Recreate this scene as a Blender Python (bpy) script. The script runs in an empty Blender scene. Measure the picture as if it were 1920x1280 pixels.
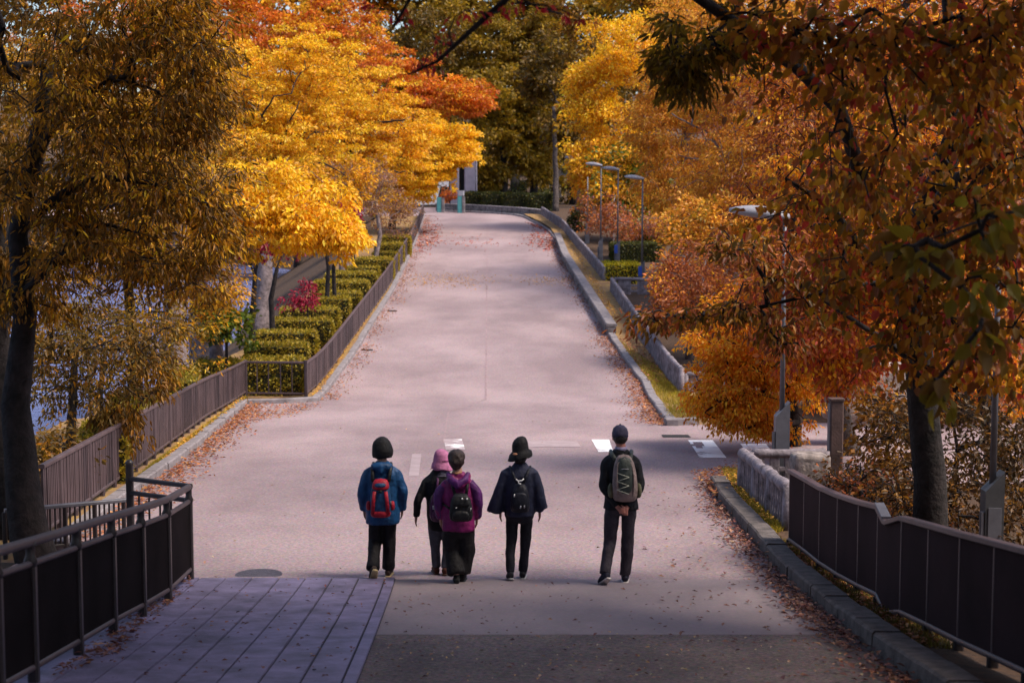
import bpy, bmesh, math, random
import numpy as np
from mathutils import Vector, Matrix, noise

# ------------------------------------------------------------------ camera, light, exposure
SC = bpy.context.scene
COL = SC.collection
R = math.radians
F = 3000.0
PITCH = math.atan(280 / F)
cam_d = bpy.data.cameras.new('camera')
cam = bpy.data.objects.new('camera', cam_d); COL.objects.link(cam)
cam.location = (0, 0, 0); cam.rotation_euler = (R(90) - PITCH, 0, 0)
cam_d.sensor_width = 36; cam_d.lens = F / 1920 * 36
cam_d.clip_start = 0.1; cam_d.clip_end = 3000
cam_d.dof.use_dof = True; cam_d.dof.focus_distance = 22; cam_d.dof.aperture_fstop = 2.6
SC.camera = cam
SUN_EL, SUN_AZ = 56.0, 106.0          # azimuth clockwise from +Y: high, to the right
w = bpy.data.worlds.new('World'); SC.world = w; w.use_nodes = True
nt = w.node_tree; nt.nodes.clear()
sky = nt.nodes.new('ShaderNodeTexSky'); sky.sky_type = 'NISHITA'; sky.sun_disc = False
sky.sun_elevation = R(SUN_EL); sky.sun_rotation = R(SUN_AZ)
sky.air_density = 1.0; sky.dust_density = 2.5; sky.ozone_density = 1.0
bg = nt.nodes.new('ShaderNodeBackground'); bg.inputs[1].default_value = 0.13
wo = nt.nodes.new('ShaderNodeOutputWorld')
nt.links.new(sky.outputs[0], bg.inputs[0]); nt.links.new(bg.outputs[0], wo.inputs[0])
sun_d = bpy.data.lights.new('sun', 'SUN'); sun_d.energy = 2.8; sun_d.angle = R(18); sun_d.color = (1, .87, .72)
sun = bpy.data.objects.new('sun', sun_d); COL.objects.link(sun)
sv = Vector((math.sin(R(SUN_AZ)) * math.cos(R(SUN_EL)), math.cos(R(SUN_AZ)) * math.cos(R(SUN_EL)), math.sin(R(SUN_EL))))
sun.rotation_euler = sv.to_track_quat('Z', 'Y').to_euler(); sun.location = sv * 50
SC.view_settings.view_transform = 'Standard'; SC.view_settings.look = 'None'
SC.view_settings.gamma = 1; SC.view_settings.use_curve_mapping = False
SC.view_settings.exposure = 0.9
try:
    SC.cycles.max_bounces = 8; SC.cycles.transparent_max_bounces = 4
    SC.cycles.use_denoising = True
except Exception: pass

rng = np.random.default_rng(7)
random.seed(7)
# ------------------------------------------------------------------ places: a pixel of the 1920x1280 photo and a distance -> a point
cp, sp_ = math.cos(PITCH), math.sin(PITCH)
def P(px, py, d):
    u, v = (px - 960) / F, (640 - py) / F
    return Vector((d * u, d * (cp + v * sp_), d * (-sp_ + v * cp)))
_tab = [(1280, 263), (1180, 213), (1085, 170), (1040, 157), (1000, 146), (950, 131.5), (900, 117), (840, 99.3), (800, 86.5), (770, 77), (745, 70), (720, 65.6), (690, 61.5), (600, 50.4), (530, 41.8), (465, 33.9), (430, 29.6), (400, 25.9)]
_prof = [P(960, y, F / s) for y, s in _tab]
_Y = np.array([0.0] + [p.y for p in _prof] + [124, 135, 150, 175, 210, 300, 500])
_Z = np.array([-2.05] + [p.z for p in _prof] + [-1.2, -1.1, -.9, 1, 5, 14, 30])
_o = np.argsort(_Y); _Y, _Z = _Y[_o], _Z[_o]
_yy = np.linspace(-30, 500, 2651)
_zz = np.interp(_yy, _Y, _Z); _zz[_yy < 0] = -2.05 + (-_yy[_yy < 0]) * .10
_k = np.hanning(25); _k /= _k.sum()
_zp = np.pad(_zz, 12, mode='edge'); _zs = np.convolve(_zp, _k, 'valid')
def zr(y): return float(np.interp(y, _yy, _zs))
_gt = {}
def _table(h):
    if h not in _gt:
        Y = np.linspace(4, 117.5, 3000); Z = np.interp(Y, _yy, _zs) + h
        d = Y * cp - Z * sp_; py = 640 - F * (Y * sp_ + Z * cp) / d
        py = np.minimum.accumulate(py - np.arange(3000) * 1e-6); _gt[h] = (py[::-1].copy(), d[::-1].copy())
    return _gt[h]
def G(px, py, h=0.0):
    """point on the ground (raised by h) seen at a pixel"""
    a, b = _table(h)
    return P(px, py, float(np.interp(py, a, b)))
def Gl(pts, h=0.0): return [G(x, y, h) for x, y in pts]

# ------------------------------------------------------------------ materials
MATS = {}
def mat(name, col, rough=.7, noise_amt=.25, scale=8, bump=.0, bscale=40, metal=0, col2=None, spec=.4, vec='Object', detail=6, mid=.5):
    if name in MATS: return MATS[name]
    m = bpy.data.materials.new(name); m.use_nodes = True; N = m.node_tree; n = N.nodes; L = N.links
    b = n['Principled BSDF']; b.inputs['Roughness'].default_value = rough; b.inputs['Metallic'].default_value = metal
    b.inputs['Specular IOR Level'].default_value = spec
    tc = n.new('ShaderNodeTexCoord')
    tx = n.new('ShaderNodeTexNoise'); tx.inputs['Scale'].default_value = scale; tx.inputs['Detail'].default_value = detail; tx.inputs['Roughness'].default_value = .65
    L.new(tc.outputs[vec], tx.inputs['Vector'])
    cr = n.new('ShaderNodeValToRGB')
    c2 = col2 or tuple(c * (1 - noise_amt * 2) if c * (1 - noise_amt * 2) > 0 else 0 for c in col)
    c1 = tuple(min(1, c * (1 + noise_amt * .6)) for c in col) if not col2 else col
    cr.color_ramp.elements[0].position = mid - .18; cr.color_ramp.elements[1].position = mid + .18
    cr.color_ramp.elements[0].color = (*c2, 1); cr.color_ramp.elements[1].color = (*c1, 1)
    L.new(tx.outputs['Fac'], cr.inputs['Fac']); L.new(cr.outputs['Color'], b.inputs['Base Color'])
    if bump:
        t2 = n.new('ShaderNodeTexNoise'); t2.inputs['Scale'].default_value = bscale; t2.inputs['Detail'].default_value = 4
        L.new(tc.outputs[vec], t2.inputs['Vector'])
        bp = n.new('ShaderNodeBump'); bp.inputs['Strength'].default_value = bump; bp.inputs['Distance'].default_value = .02
        L.new(t2.outputs['Fac'], bp.inputs['Height']); L.new(bp.outputs['Normal'], b.inputs['Normal'])
    MATS[name] = m
    return m

def leaf_mat(name, trans=.35, gloss=.06):
    m = bpy.data.materials.new(name); m.use_nodes = True; n = m.node_tree.nodes; L = m.node_tree.links
    n.clear()
    at = n.new('ShaderNodeAttribute'); at.attribute_name = 'tint'
    d = n.new('ShaderNodeBsdfDiffuse'); t = n.new('ShaderNodeBsdfTranslucent'); g = n.new('ShaderNodeBsdfGlossy')
    g.inputs['Roughness'].default_value = .45
    L.new(at.outputs['Color'], d.inputs['Color']); L.new(at.outputs['Color'], t.inputs['Color'])
    a = n.new('ShaderNodeMixShader'); a.inputs[0].default_value = trans
    L.new(d.outputs[0], a.inputs[1]); L.new(t.outputs[0], a.inputs[2])
    b = n.new('ShaderNodeMixShader'); b.inputs[0].default_value = gloss
    L.new(a.outputs[0], b.inputs[1]); L.new(g.outputs[0], b.inputs[2])
    o = n.new('ShaderNodeOutputMaterial'); L.new(b.outputs[0], o.inputs[0])
    MATS[name] = m
    return m
LEAF = leaf_mat('leaf', .45, .022); LITTER = leaf_mat('litter', .1, .05)

def road_mat(name, col, col2, speck, speck_amt, patch_scale=.09, bump=.5, rough=.85):
    """worn asphalt: broad patches for stains and painted light, fine aggregate"""
    m = bpy.data.materials.new(name); m.use_nodes = True; N = m.node_tree; n = N.nodes; L = N.links
    b = n['Principled BSDF']; b.inputs['Roughness'].default_value = rough; b.inputs['Specular IOR Level'].default_value = .25
    tc = n.new('ShaderNodeTexCoord')
    mp = n.new('ShaderNodeMapping'); mp.inputs['Scale'].default_value = (1, .55, 1); L.new(tc.outputs['Object'], mp.inputs['Vector'])
    a = n.new('ShaderNodeTexNoise'); a.inputs['Scale'].default_value = patch_scale * 4; a.inputs['Detail'].default_value = 7; a.inputs['Roughness'].default_value = .6
    L.new(mp.outputs[0], a.inputs['Vector'])
    cr = n.new('ShaderNodeValToRGB'); cr.color_ramp.elements[0].position = .36; cr.color_ramp.elements[1].position = .64
    cr.color_ramp.elements[0].color = (*col2, 1); cr.color_ramp.elements[1].color = (*col, 1); L.new(a.outputs['Fac'], cr.inputs['Fac'])
    v = n.new('ShaderNodeTexVoronoi'); v.inputs['Scale'].default_value = 38; L.new(tc.outputs['Object'], v.inputs['Vector'])
    f = n.new('ShaderNodeTexNoise'); f.inputs['Scale'].default_value = 26; f.inputs['Detail'].default_value = 5; f.inputs['Roughness'].default_value = .8
    L.new(tc.outputs['Object'], f.inputs['Vector'])
    c2 = n.new('ShaderNodeValToRGB'); c2.color_ramp.elements[0].position = .35; c2.color_ramp.elements[1].position = .7
    c2.color_ramp.elements[0].color = (.35, .33, .34, 1); c2.color_ramp.elements[1].color = (*speck, 1); L.new(f.outputs['Fac'], c2.inputs['Fac'])
    mx = n.new('ShaderNodeMix'); mx.data_type = 'RGBA'; mx.blend_type = 'MULTIPLY'; mx.inputs[0].default_value = speck_amt
    L.new(cr.outputs[0], mx.inputs[6]); L.new(c2.outputs[0], mx.inputs[7])
    m3 = n.new('ShaderNodeMix'); m3.data_type = 'RGBA'; m3.blend_type = 'OVERLAY'; m3.inputs[0].default_value = .25 * min(1, speck_amt * 1.6)
    L.new(mx.outputs[2], m3.inputs[6]); L.new(v.outputs['Color'], m3.inputs[7])
    hs = n.new('ShaderNodeHueSaturation'); hs.inputs['Saturation'].default_value = .8; L.new(m3.outputs[2], hs.inputs['Color'])
    L.new(hs.outputs[0], b.inputs['Base Color'])
    bp = n.new('ShaderNodeBump'); bp.inputs['Strength'].default_value = bump; bp.inputs['Distance'].default_value = .01
    L.new(f.outputs['Fac'], bp.inputs['Height']); L.new(bp.outputs[0], b.inputs['Normal'])
    MATS[name] = m
    return m

M_road = road_mat('asphalt', (.34, .243, .260), (.228, .159, .175), (1.4, 1.36, 1.36), .5)  # stain contrast also paints light patches falling through the leaves
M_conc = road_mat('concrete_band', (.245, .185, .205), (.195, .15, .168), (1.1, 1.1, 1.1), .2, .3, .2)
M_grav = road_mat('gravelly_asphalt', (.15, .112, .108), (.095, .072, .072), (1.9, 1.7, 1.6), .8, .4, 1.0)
M_plank = mat('paving_plank', (.185, .155, .265), .65, .3, 2.6, .35, 45, detail=9)
M_joint = mat('dark_joint', (.03, .028, .035), .9)
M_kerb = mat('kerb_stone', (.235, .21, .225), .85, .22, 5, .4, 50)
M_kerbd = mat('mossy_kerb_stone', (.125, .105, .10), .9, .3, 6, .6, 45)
M_wall = mat('weathered_stone', (.215, .19, .195), .9, .35, 4, .7, 30)
M_logc = mat('weathered_log_concrete', (.25, .215, .245), .85, .35, 5, .6, 25)
M_soil = mat('leafy_soil', (.095, .048, .022), .95, .45, 9, .9, 30, col2=(.035, .022, .015))
M_verge = mat('dry_mossy_verge', (.31, .20, .045), .95, .1, 3.2, .9, 25, col2=(.19, .105, .06), mid=.55)
M_rail = mat('brown_painted_steel', (.065, .045, .052), .5, .2, 3, .06, 60)
M_slat = mat('brown_slat', (.082, .055, .062), .5, .25, 2, .05, 60)
M_slat2 = mat('darker_brown_slat', (.036, .024, .030), .5, .25, 2, .05, 60)
M_black = mat('black_brown_panel', (.010, .007, .008), .9, .25, 2, .05, 60, spec=.05)
M_maroon = mat('dark_maroon_panel', (.030, .015, .018), .85, .2, 1.5, .05, 60, spec=.1)
M_rail2 = mat('dim_maroon_rail', (.07, .048, .052), .5, .2, 4, .05, 60)
M_blackrail = mat('black_brown_rail', (.028, .022, .024), .4, .2, 6, .05, 60)
M_rust = mat('maroon_rail', (.095, .064, .070), .45, .2, 4, .05, 60)
M_steel = mat('grey_painted_steel', (.14, .14, .165), .45, .15, 5, .04, 60, metal=.2)
M_steel2 = mat('shaded_grey_steel', (.06, .06, .066), .5, .2, 5, .04, 60)  # grey steel with shade put into its colour, for one lamp base
M_lamp = mat('pale_lamp_shell', (.30, .30, .34), .4, .1, 5)
M_blue = mat('blue_sign', (.03, .08, .42), .5, .1, 5)
M_white = mat('white_sign', (.8, .8, .8), .5, .05, 5)
M_teal = mat('teal_panel', (.08, .30, .31), .5, .2, 5)
M_lav = mat('lavender_grey_concrete', (.34, .31, .40), .8, .12, 2)
M_dark = mat('dark_slot', (.01, .01, .01), .8)
M_bark = mat('grey_brown_bark', (.085, .064, .06), .95, .45, 6, 1.0, 22)
M_barkd = mat('dark_bark', (.024, .018, .018), .95, .45, 6, 1.0, 22)  # bark tone near black, even over the whole trunk
M_barkp = mat('pale_purple_bark', (.21, .165, .17), .95, .35, 7, .8, 25)
M_core = mat('hedge_twigs', (.035, .033, .012), .95, .3, 9)

# ------------------------------------------------------------------ mesh helpers
def mesh_np(name, V, T, tint=None, smooth=True):
    me = bpy.data.meshes.new(name); V = np.asarray(V, np.float32); T = np.asarray(T, np.int32)
    k = T.shape[1]
    me.vertices.add(len(V)); me.vertices.foreach_set('co', V.ravel())
    me.loops.add(T.size); me.loops.foreach_set('vertex_index', T.ravel())
    me.polygons.add(len(T)); me.polygons.foreach_set('loop_start', np.arange(0, T.size, k, dtype=np.int32))
    me.polygons.foreach_set('use_smooth', np.full(len(T), smooth))
    if tint is not None:
        a = me.color_attributes.new('tint', 'FLOAT_COLOR', 'POINT')
        a.data.foreach_set('color', np.concatenate([tint, np.ones((len(tint), 1))], 1).astype(np.float32).ravel())
    me.update(calc_edges=True)
    return me
def obj(name, me, m=None, parent=None, loc=None):
    o = bpy.data.objects.new(name, me); COL.objects.link(o)
    if m is not None and me is not None and not me.materials: me.materials.append(m)
    if parent is not None:
        o.parent = parent
        if loc is None and parent.parent is None and me is not None and o.name not in KEEP: pass
    if loc is not None: o.location = loc
    return o
KEEP = set()
def thing(name, label, cat, loc=(0, 0, 0), rz=0, group=None):
    o = bpy.data.objects.new(name, None); COL.objects.link(o); o.empty_display_size = .2
    o.location = loc; o.rotation_euler = (0, 0, rz); o['label'] = label; o['category'] = cat
    if group: o['group'] = group
    return o
def tag(o, label, cat, group=None, kind=None):
    if label: o['label'] = label
    if cat: o['category'] = cat
    if group: o['group'] = group
    if kind: o['kind'] = kind
    return o
def structure(o, label=None):
    o['kind'] = 'structure'
    if label: o['label'] = label
    return o

class MB:
    """collects boxes, bars and tubes given in world coordinates; build() links one mesh with its origin at the parent"""
    def __init__(s): s.v = []; s.f = []
    def add(s, V, Fc):
        k = len(s.v); s.v += [tuple(p) for p in V]; s.f += [tuple(i + k for i in f) for f in Fc]; return s
    def prism(s, prof, p0, p1, up=None):
        """profile (side, up) extruded from p0 to p1; side is to the right of travel"""
        p0, p1 = Vector(p0), Vector(p1); d = (p1 - p0).normalized(); up = Vector(up or (0, 0, 1))
        side = d.cross(up).normalized(); n = len(prof)
        V = [p0 + side * a + up * b for a, b in prof] + [p1 + side * a + up * b for a, b in prof]
        Fc = [(i, (i + 1) % n, n + (i + 1) % n, n + i) for i in range(n)] + [tuple(range(n - 1, -1, -1)), tuple(range(n, 2 * n))]
        return s.add(V, Fc)
    def bar(s, p0, p1, a, b, c=.2):
        """chamfered bar of section a (side) x b (up), centred on the line"""
        p0, p1 = Vector(p0), Vector(p1); d = (p1 - p0).normalized()
        up = Vector((0, 0, 1)) if abs(d.z) < .9 else Vector((0, 1, 0))
        up = (up - d * up.dot(d)).normalized(); a /= 2; b /= 2; k = min(a, b) * c * 2
        pr = [(-a, -b + k), (-a, b - k), (-a + k, b), (a - k, b), (a, b - k), (a, -b + k), (a - k, -b), (-a + k, -b)]
        return s.prism(pr, p0, p1, up)
    def tube(s, pts, rad, n=8):
        pts = [Vector(p) for p in pts]; m = len(pts)
        if not hasattr(rad, '__len__'): rad = [rad] * m
        V = []; ref = None
        for i, p in enumerate(pts):
            d = (pts[min(i + 1, m - 1)] - pts[max(i - 1, 0)]).normalized()
            if ref is None: ref = Vector((1, 0, 0)) if abs(d.x) < .8 else Vector((0, 1, 0))
            a = (ref - d * ref.dot(d)).normalized(); b = d.cross(a); ref = a
            r = rad[i]; ra, rb = (r if hasattr(r, '__len__') else (r, r))
            V += [p + a * math.cos(2 * math.pi * j / n) * ra + b * math.sin(2 * math.pi * j / n) * rb for j in range(n)]
        Fc = [(i * n + j, i * n + (j + 1) % n, (i + 1) * n + (j + 1) % n, (i + 1) * n + j) for i in range(m - 1) for j in range(n)]
        Fc += [tuple(range(n - 1, -1, -1)), tuple(range((m - 1) * n, m * n))]
        return s.add(V, Fc)
    def loft(s, rings, n=16, pw=2.0):
        """horizontal rings (cx, cy, z, rx, ry), superellipse sections"""
        V = []
        for cx, cy, z, rx, ry in rings:
            for j in range(n):
                a = 2 * math.pi * j / n; c, q = math.cos(a), math.sin(a)
                V.append((cx + rx * math.copysign(abs(c) ** (2 / pw), c), cy + ry * math.copysign(abs(q) ** (2 / pw), q), z))
        m = len(rings)
        Fc = [(i * n + j, i * n + (j + 1) % n, (i + 1) * n + (j + 1) % n, (i + 1) * n + j) for i in range(m - 1) for j in range(n)]
        Fc += [tuple(range(n - 1, -1, -1)), tuple(range((m - 1) * n, m * n))]
        return s.add(V, Fc)
    def ball(s, c, r, n=12, m=8, rot=None):
        V = []; c = Vector(c)
        if not hasattr(r, '__len__'): r = (r, r, r)
        for i in range(1, m):
            t = math.pi * i / m
            for j in range(n):
                a = 2 * math.pi * j / n
                q = Vector((math.sin(t) * math.cos(a) * r[0], math.sin(t) * math.sin(a) * r[1], -math.cos(t) * r[2]))
                if rot: q = rot @ q
                V.append(c + q)
        q0 = Vector((0, 0, -r[2])); q1 = Vector((0, 0, r[2]))
        if rot: q0, q1 = rot @ q0, rot @ q1
        V += [c + q0, c + q1]; a0, a1 = len(V) - 2, len(V) - 1
        Fc = [(i * n + j, i * n + (j + 1) % n, (i + 1) * n + (j + 1) % n, (i + 1) * n + j) for i in range(m - 2) for j in range(n)]
        Fc += [(a0, (j + 1) % n, j) for j in range(n)] + [(a1, (m - 2) * n + j, (m - 2) * n + (j + 1) % n) for j in range(n)]
        return s.add(V, Fc)
    def mesh(s, name, off=(0, 0, 0), smooth=False):
        me = bpy.data.meshes.new(name); o = Vector(off)
        me.from_pydata([Vector(p) - o for p in s.v], [], s.f)
        if smooth: me.polygons.foreach_set('use_smooth', [True] * len(me.polygons))
        me.update(); return me
    def build(s, name, m, parent=None, smooth=False, local=False):
        off = (0, 0, 0) if (parent is None or local) else (root_of(parent).location)
        return obj(name, s.mesh(name, off, smooth), m, parent)
def root_of(o):
    while o.parent: o = o.parent
    return o

def sheet(name, rows, m, thick=None, uvs=None):
    """rows: list of lists of points, a grid"""
    nr, nc = len(rows), len(rows[0]); V = [tuple(p) for r in rows for p in r]
    Fc = [(i * nc + j, i * nc + j + 1, (i + 1) * nc + j + 1, (i + 1) * nc + j) for i in range(nr - 1) for j in range(nc - 1)]
    me = bpy.data.meshes.new(name); me.from_pydata(V, [], Fc); me.update()
    me.polygons.foreach_set('use_smooth', [True] * len(Fc))
    o = obj(name, me, m)
    return o
def line_y(pts):
    """x as a function of y along a list of points"""
    ys = np.array([p[1] for p in pts]); xs = np.array([p[0] for p in pts]); o = np.argsort(ys)
    return lambda y: float(np.interp(y, ys[o], xs[o]))
def resample(pts, step):
    pts = [Vector(p) for p in pts]; out = [pts[0].copy()]; acc = 0
    d = [0]
    for a, b in zip(pts, pts[1:]): d.append(d[-1] + (b - a).length)
    n = max(1, round(d[-1] / step)); res = []
    for i in range(n + 1):
        t = d[-1] * i / n
        k = max(0, min(len(pts) - 2, int(np.searchsorted(d, t, 'right')) - 1))
        L = d[k + 1] - d[k]
        res.append(pts[k].lerp(pts[k + 1], (t - d[k]) / L if L else 0))
    return res
def grounded(p, h=0): return Vector((p[0], p[1], zr(p[1]) + h))
# ================================================================== THE SETTING
# lines read along the photograph and laid on the ground
KL_far = Gl([(598, 752), (621, 727), (640, 700), (671, 658), (705, 600), (737, 549), (757, 507), (774, 471), (788, 432), (797, 404)])
KL_near = Gl([(465, 758), (400, 814), (371, 842), (289, 904), (220, 952), (180, 985), (120, 1035)])
KL_turn = Gl([(465, 757.6), (510, 757), (556, 755.5), (598, 752.5)])
FL_far = Gl([(574, 749), (652, 654), (724, 550), (751, 505), (771, 468), (786, 432), (794, 408)])
FL_near = Gl([(460, 748), (385, 795), (330, 838), (271, 884), (247, 901), (161, 966), (82, 1026)])
KR_low = [grounded(P(x, y, d)) for x, y, d in ((830, 398, 118), (871, 399, 117), (940, 404, 115), (976, 410, 113))] + Gl([(1008, 421), (1028, 434), (1040, 450)])
WR_low = Gl([(1040, 450), (1054, 488), (1080, 532), (1110, 582), (1139, 630)])
KR_mid = Gl([(1139, 631), (1202, 720), (1250, 798)])
KR_turn = Gl([(1250, 798), (1312, 796)])
KR_near = Gl([(1330, 912), (1345, 937), (1400, 1005), (1432, 1042), (1492, 1105), (1560, 1165), (1620, 1213), (1700, 1272), (1762, 1318), (1900, 1420)])
FR_far = [grounded(P(1016, 414, 111))] + Gl([(1055, 436), (1090, 480), (1134, 535)])
FR_mid = Gl([(1147, 556), (1185, 615), (1241, 697), (1278, 744)])
FR_near = Gl([(1393, 927), (1478, 1006)])
xkl = line_y(KL_near + [KL_far[0]] + KL_far + [Vector((KL_far[-1].x, 400, 0))])
xfl = line_y([Vector((-4.9, 5, 0))] + FL_near + FL_far)
_kr = line_y(KR_near[::-1] + [KR_near[0] + Vector((.0, .3, 0)), KR_mid[-1]] + KR_mid[::-1] + WR_low[::-1] + KR_low[::-1])
def xkr(y): return _kr(y)
WATER_Z = -6.35
def T(x, y):
    z = zr(y)
    xl = xfl(min(y, 118)) - 3.3
    if y < 155 and x < xl:
        k = (xl - x) * .62 * min(1, max(0, (155 - y) / 25))
        zb = max(WATER_Z - 1.2, z - k)
        if zb < WATER_Z - .6 and False: pass
        z = zb
        if x < -52: z = min(2, z + (-52 - x) * .35)
    if (y > 36 or y < 25) and y < 118 and x > xkr(y) + 1.2: z += .13 if y > 36 else .08
    if x > 30: z += (x - 30) * .10
    return z
xs = np.concatenate([np.linspace(-150, -40, 18)[:-1], np.linspace(-40, 20, 81), np.linspace(20, 150, 22)[1:]])
ys = np.concatenate([np.linspace(-25, 10, 10)[:-1], np.linspace(10, 160, 121), np.linspace(160, 480, 30)[1:]])
rows = [[Vector((x, y, T(x, y) - .05 + .02 * noise.noise(Vector((x * .5, y * .5, 0))))) for x in xs] for y in ys]
g = sheet('ground', rows, M_soil); structure(g)

# water of the moat
def water_mat():
    m = bpy.data.materials.new('moat_water'); m.use_nodes = True; n = m.node_tree.nodes; L = m.node_tree.links
    b = n['Principled BSDF']; b.inputs['Base Color'].default_value = (.12, .15, .32, 1); b.inputs['Roughness'].default_value = .25
    b.inputs['Specular IOR Level'].default_value = .6
    tc = n.new('ShaderNodeTexCoord'); mp = n.new('ShaderNodeMapping'); mp.inputs['Scale'].default_value = (.7, 1.6, 1)
    L.new(tc.outputs['Object'], mp.inputs['Vector'])
    t = n.new('ShaderNodeTexNoise'); t.inputs['Scale'].default_value = 2.2; t.inputs['Detail'].default_value = 5; L.new(mp.outputs[0], t.inputs['Vector'])
    bp = n.new('ShaderNodeBump'); bp.inputs['Strength'].default_value = 1; bp.inputs['Distance'].default_value = .25
    L.new(t.outputs['Fac'], bp.inputs['Height']); L.new(bp.outputs[0], b.inputs['Normal'])
    return m
wt = sheet('water', [[Vector((x, y, WATER_Z)) for x in np.linspace(-140, 4, 10)] for y in np.linspace(8, 158, 10)], water_mat())
structure(wt)

# road: one sheet from the camera's feet over the crest
def road_lr(y):
    if y < 16.5: return -5.2, xkr(y) + .3
    L = xkl(y) - .35
    if 19 < y < 44: L = min(L, xkl(y) - .35)
    Rr = xkr(min(y, 116)) + .3
    if 25.2 < y < 35.3: Rr = 45.0
    if y > 114: L, Rr = -40.0, max(Rr, 2.0)
    return L, Rr
ry = np.concatenate([np.linspace(-12, 16.4, 40), np.linspace(16.5, 125, 260)])
rows = []
for y in ry:
    L, Rr = road_lr(y)
    rows.append([Vector((L + (Rr - L) * t, y, zr(y))) for t in np.linspace(0, 1, 15)])
road = sheet('road', rows, M_road); structure(road)

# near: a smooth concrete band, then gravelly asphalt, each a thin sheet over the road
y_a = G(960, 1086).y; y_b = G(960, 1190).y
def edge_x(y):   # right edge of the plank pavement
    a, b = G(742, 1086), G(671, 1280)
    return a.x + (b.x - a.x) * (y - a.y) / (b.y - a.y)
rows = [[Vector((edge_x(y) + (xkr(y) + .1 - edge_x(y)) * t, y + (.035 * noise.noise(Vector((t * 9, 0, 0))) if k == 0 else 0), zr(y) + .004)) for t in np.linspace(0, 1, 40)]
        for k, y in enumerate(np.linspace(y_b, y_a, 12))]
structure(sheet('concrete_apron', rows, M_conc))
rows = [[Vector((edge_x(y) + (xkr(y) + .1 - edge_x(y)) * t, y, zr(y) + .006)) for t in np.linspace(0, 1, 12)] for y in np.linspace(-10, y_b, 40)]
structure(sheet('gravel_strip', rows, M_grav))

# plank pavement: every plank a strip of its own, joints open between them
pav = thing('plank_pavement', 'purple grey pavement of long planks at the lower left, beside the black fence', 'pavement', (-2.5, 11, zr(11)))
yb = -9.0
def pave_x(i, y):
    top = [308, 340, 373, 421, 471, 519, 573, 621, 672, 722, 742]
    bot = [85, 165, 245, 300, 337, 410, 483, 564, 642, 642, 671]
    A = G(722, 1087); B = G(642, 1280); A2 = G(573, 1087); B2 = G(410, 1280)
    # evenly spaced planks between the two measured joints
    k = (i - 9) / (6 - 9)
    xa = A.x + (A2.x - A.x) * k; xb = B.x + (B2.x - B.x) * k
    return xa + (xb - xa) * (y - A.y) / (B.y - A.y)
for i in range(-2, 10):
    mb = MB(); yy = np.linspace(yb, y_a, 24)
    V = []; Fc = []
    for y in yy:
        x0 = pave_x(i, y) + .007; x1 = (pave_x(i + 1, y) if i < 9 else edge_x(y)) - .007
        z = zr(y) + .022 + .003 * math.sin(i * 2.3)
        V += [(x0, y, z - .02), (x0 + .004, y, z), (x1 - .004, y, z), (x1, y, z - .02)]
    for k in range(len(yy) - 1):
        a = k * 4
        Fc += [(a + j, a + j + 1, a + j + 5, a + j + 4) for j in range(3)]
    a = (len(yy) - 1) * 4; Fc += [(a, a + 1, a + 2, a + 3)]
    mb.add(V, Fc); mb.build('paving_plank', M_plank, pav)
mb = MB()
rows_y = np.linspace(yb, y_a - .01, 24)
V = []
for y in rows_y: V += [(pave_x(-2, y), y, zr(y) + .008), (edge_x(y), y, zr(y) + .008)]
mb.add(V, [(2 * k, 2 * k + 1, 2 * k + 3, 2 * k + 2) for k in range(len(rows_y) - 1)]); mb.build('joint_bed', M_joint, pav)

# verges behind the kerbs
def verge(name, ya, yb, xa, xb, h=.10, m=M_verge, n=60):
    rows = []
    for y in np.linspace(ya, yb, n):
        a, b = xa(y), xb(y)
        rows.append([Vector((a + (b - a) * t, y, zr(y) - .05 + (h + .05) * min(1, (y - ya) / .5 if ya > 0 else 1) + .035 * noise.noise(Vector((a + (b - a) * t, y, 3)) * 1.7))) for t in np.linspace(0, 1, 9)])
    return structure(sheet(name, rows, m))
yk0, yk1 = KR_mid[-1].y, KR_low[3].y
frm = line_y(FR_mid + [FR_mid[-1] + Vector((.1, -3, 0))]); frf = line_y(FR_far)
verge('right_verge', yk0 + .12, WR_low[-1].y, lambda y: xkr(y) + .12, lambda y: frm(y) + .35)
verge('upper_right_verge', WR_low[-1].y, 112.5, lambda y: xkr(y) + .12, lambda y: frf(y) + .4 if y > FR_far[-1].y else frm(y) + .35, .22)
verge('near_right_verge', -5, KR_near[0].y - .2, lambda y: xkr(y) + .12, lambda y: xkr(y) + 1.3, .09, M_soil)
verge('left_verge', KL_far[0].y + .1, 112, lambda y: xkl(y) - .12, lambda y: xfl(y) - 3.2)
verge('near_left_verge', 18.5, KL_near[0].y, lambda y: xkl(y) - .12, lambda y: xfl(y) - 3.0)

# ------------------------------------------------------------------ kerbs: each stone a part
def kerb(label, pts, w, h, step, m, side=1, gap=.012, rnd=.010, name='kerb'):
    root = thing(name, label, name.replace('_', ' '), grounded(pts[0]))
    q = resample(pts, step)
    for a, b in zip(q, q[1:]):
        a, b = grounded(a), grounded(b); d = (b - a).normalized()
        a += d * gap / 2; b -= d * gap / 2
        hh = h + random.uniform(-rnd, rnd); o = random.uniform(-rnd, rnd)
        k = .02
        pr = [(o, -.12), (o + .01, hh - k), (o + k + .01, hh), (o + w - k, hh), (o + w, hh - k), (o + w, -.12)]
        if side < 0: pr = [(-x, y) for x, y in pr][::-1]
        MB().prism(pr, a, b).build('kerb_stone', m, root)
    return root
kerb('long pale kerb climbing beside the far brown slatted fence, left edge of the road', KL_far, .20, .13, 1.6, M_kerb, -1)
kerb('pale kerb below the nearer left slatted fence, leaves heaped along it', KL_near, .22, .14, 1.1, M_kerb, -1 if KL_near[0].y < KL_near[1].y else 1)
kerb('short kerb crossing in front of the open barred fence at the hedge end', KL_turn, .18, .13, .9, M_kerb, -1)
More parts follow.
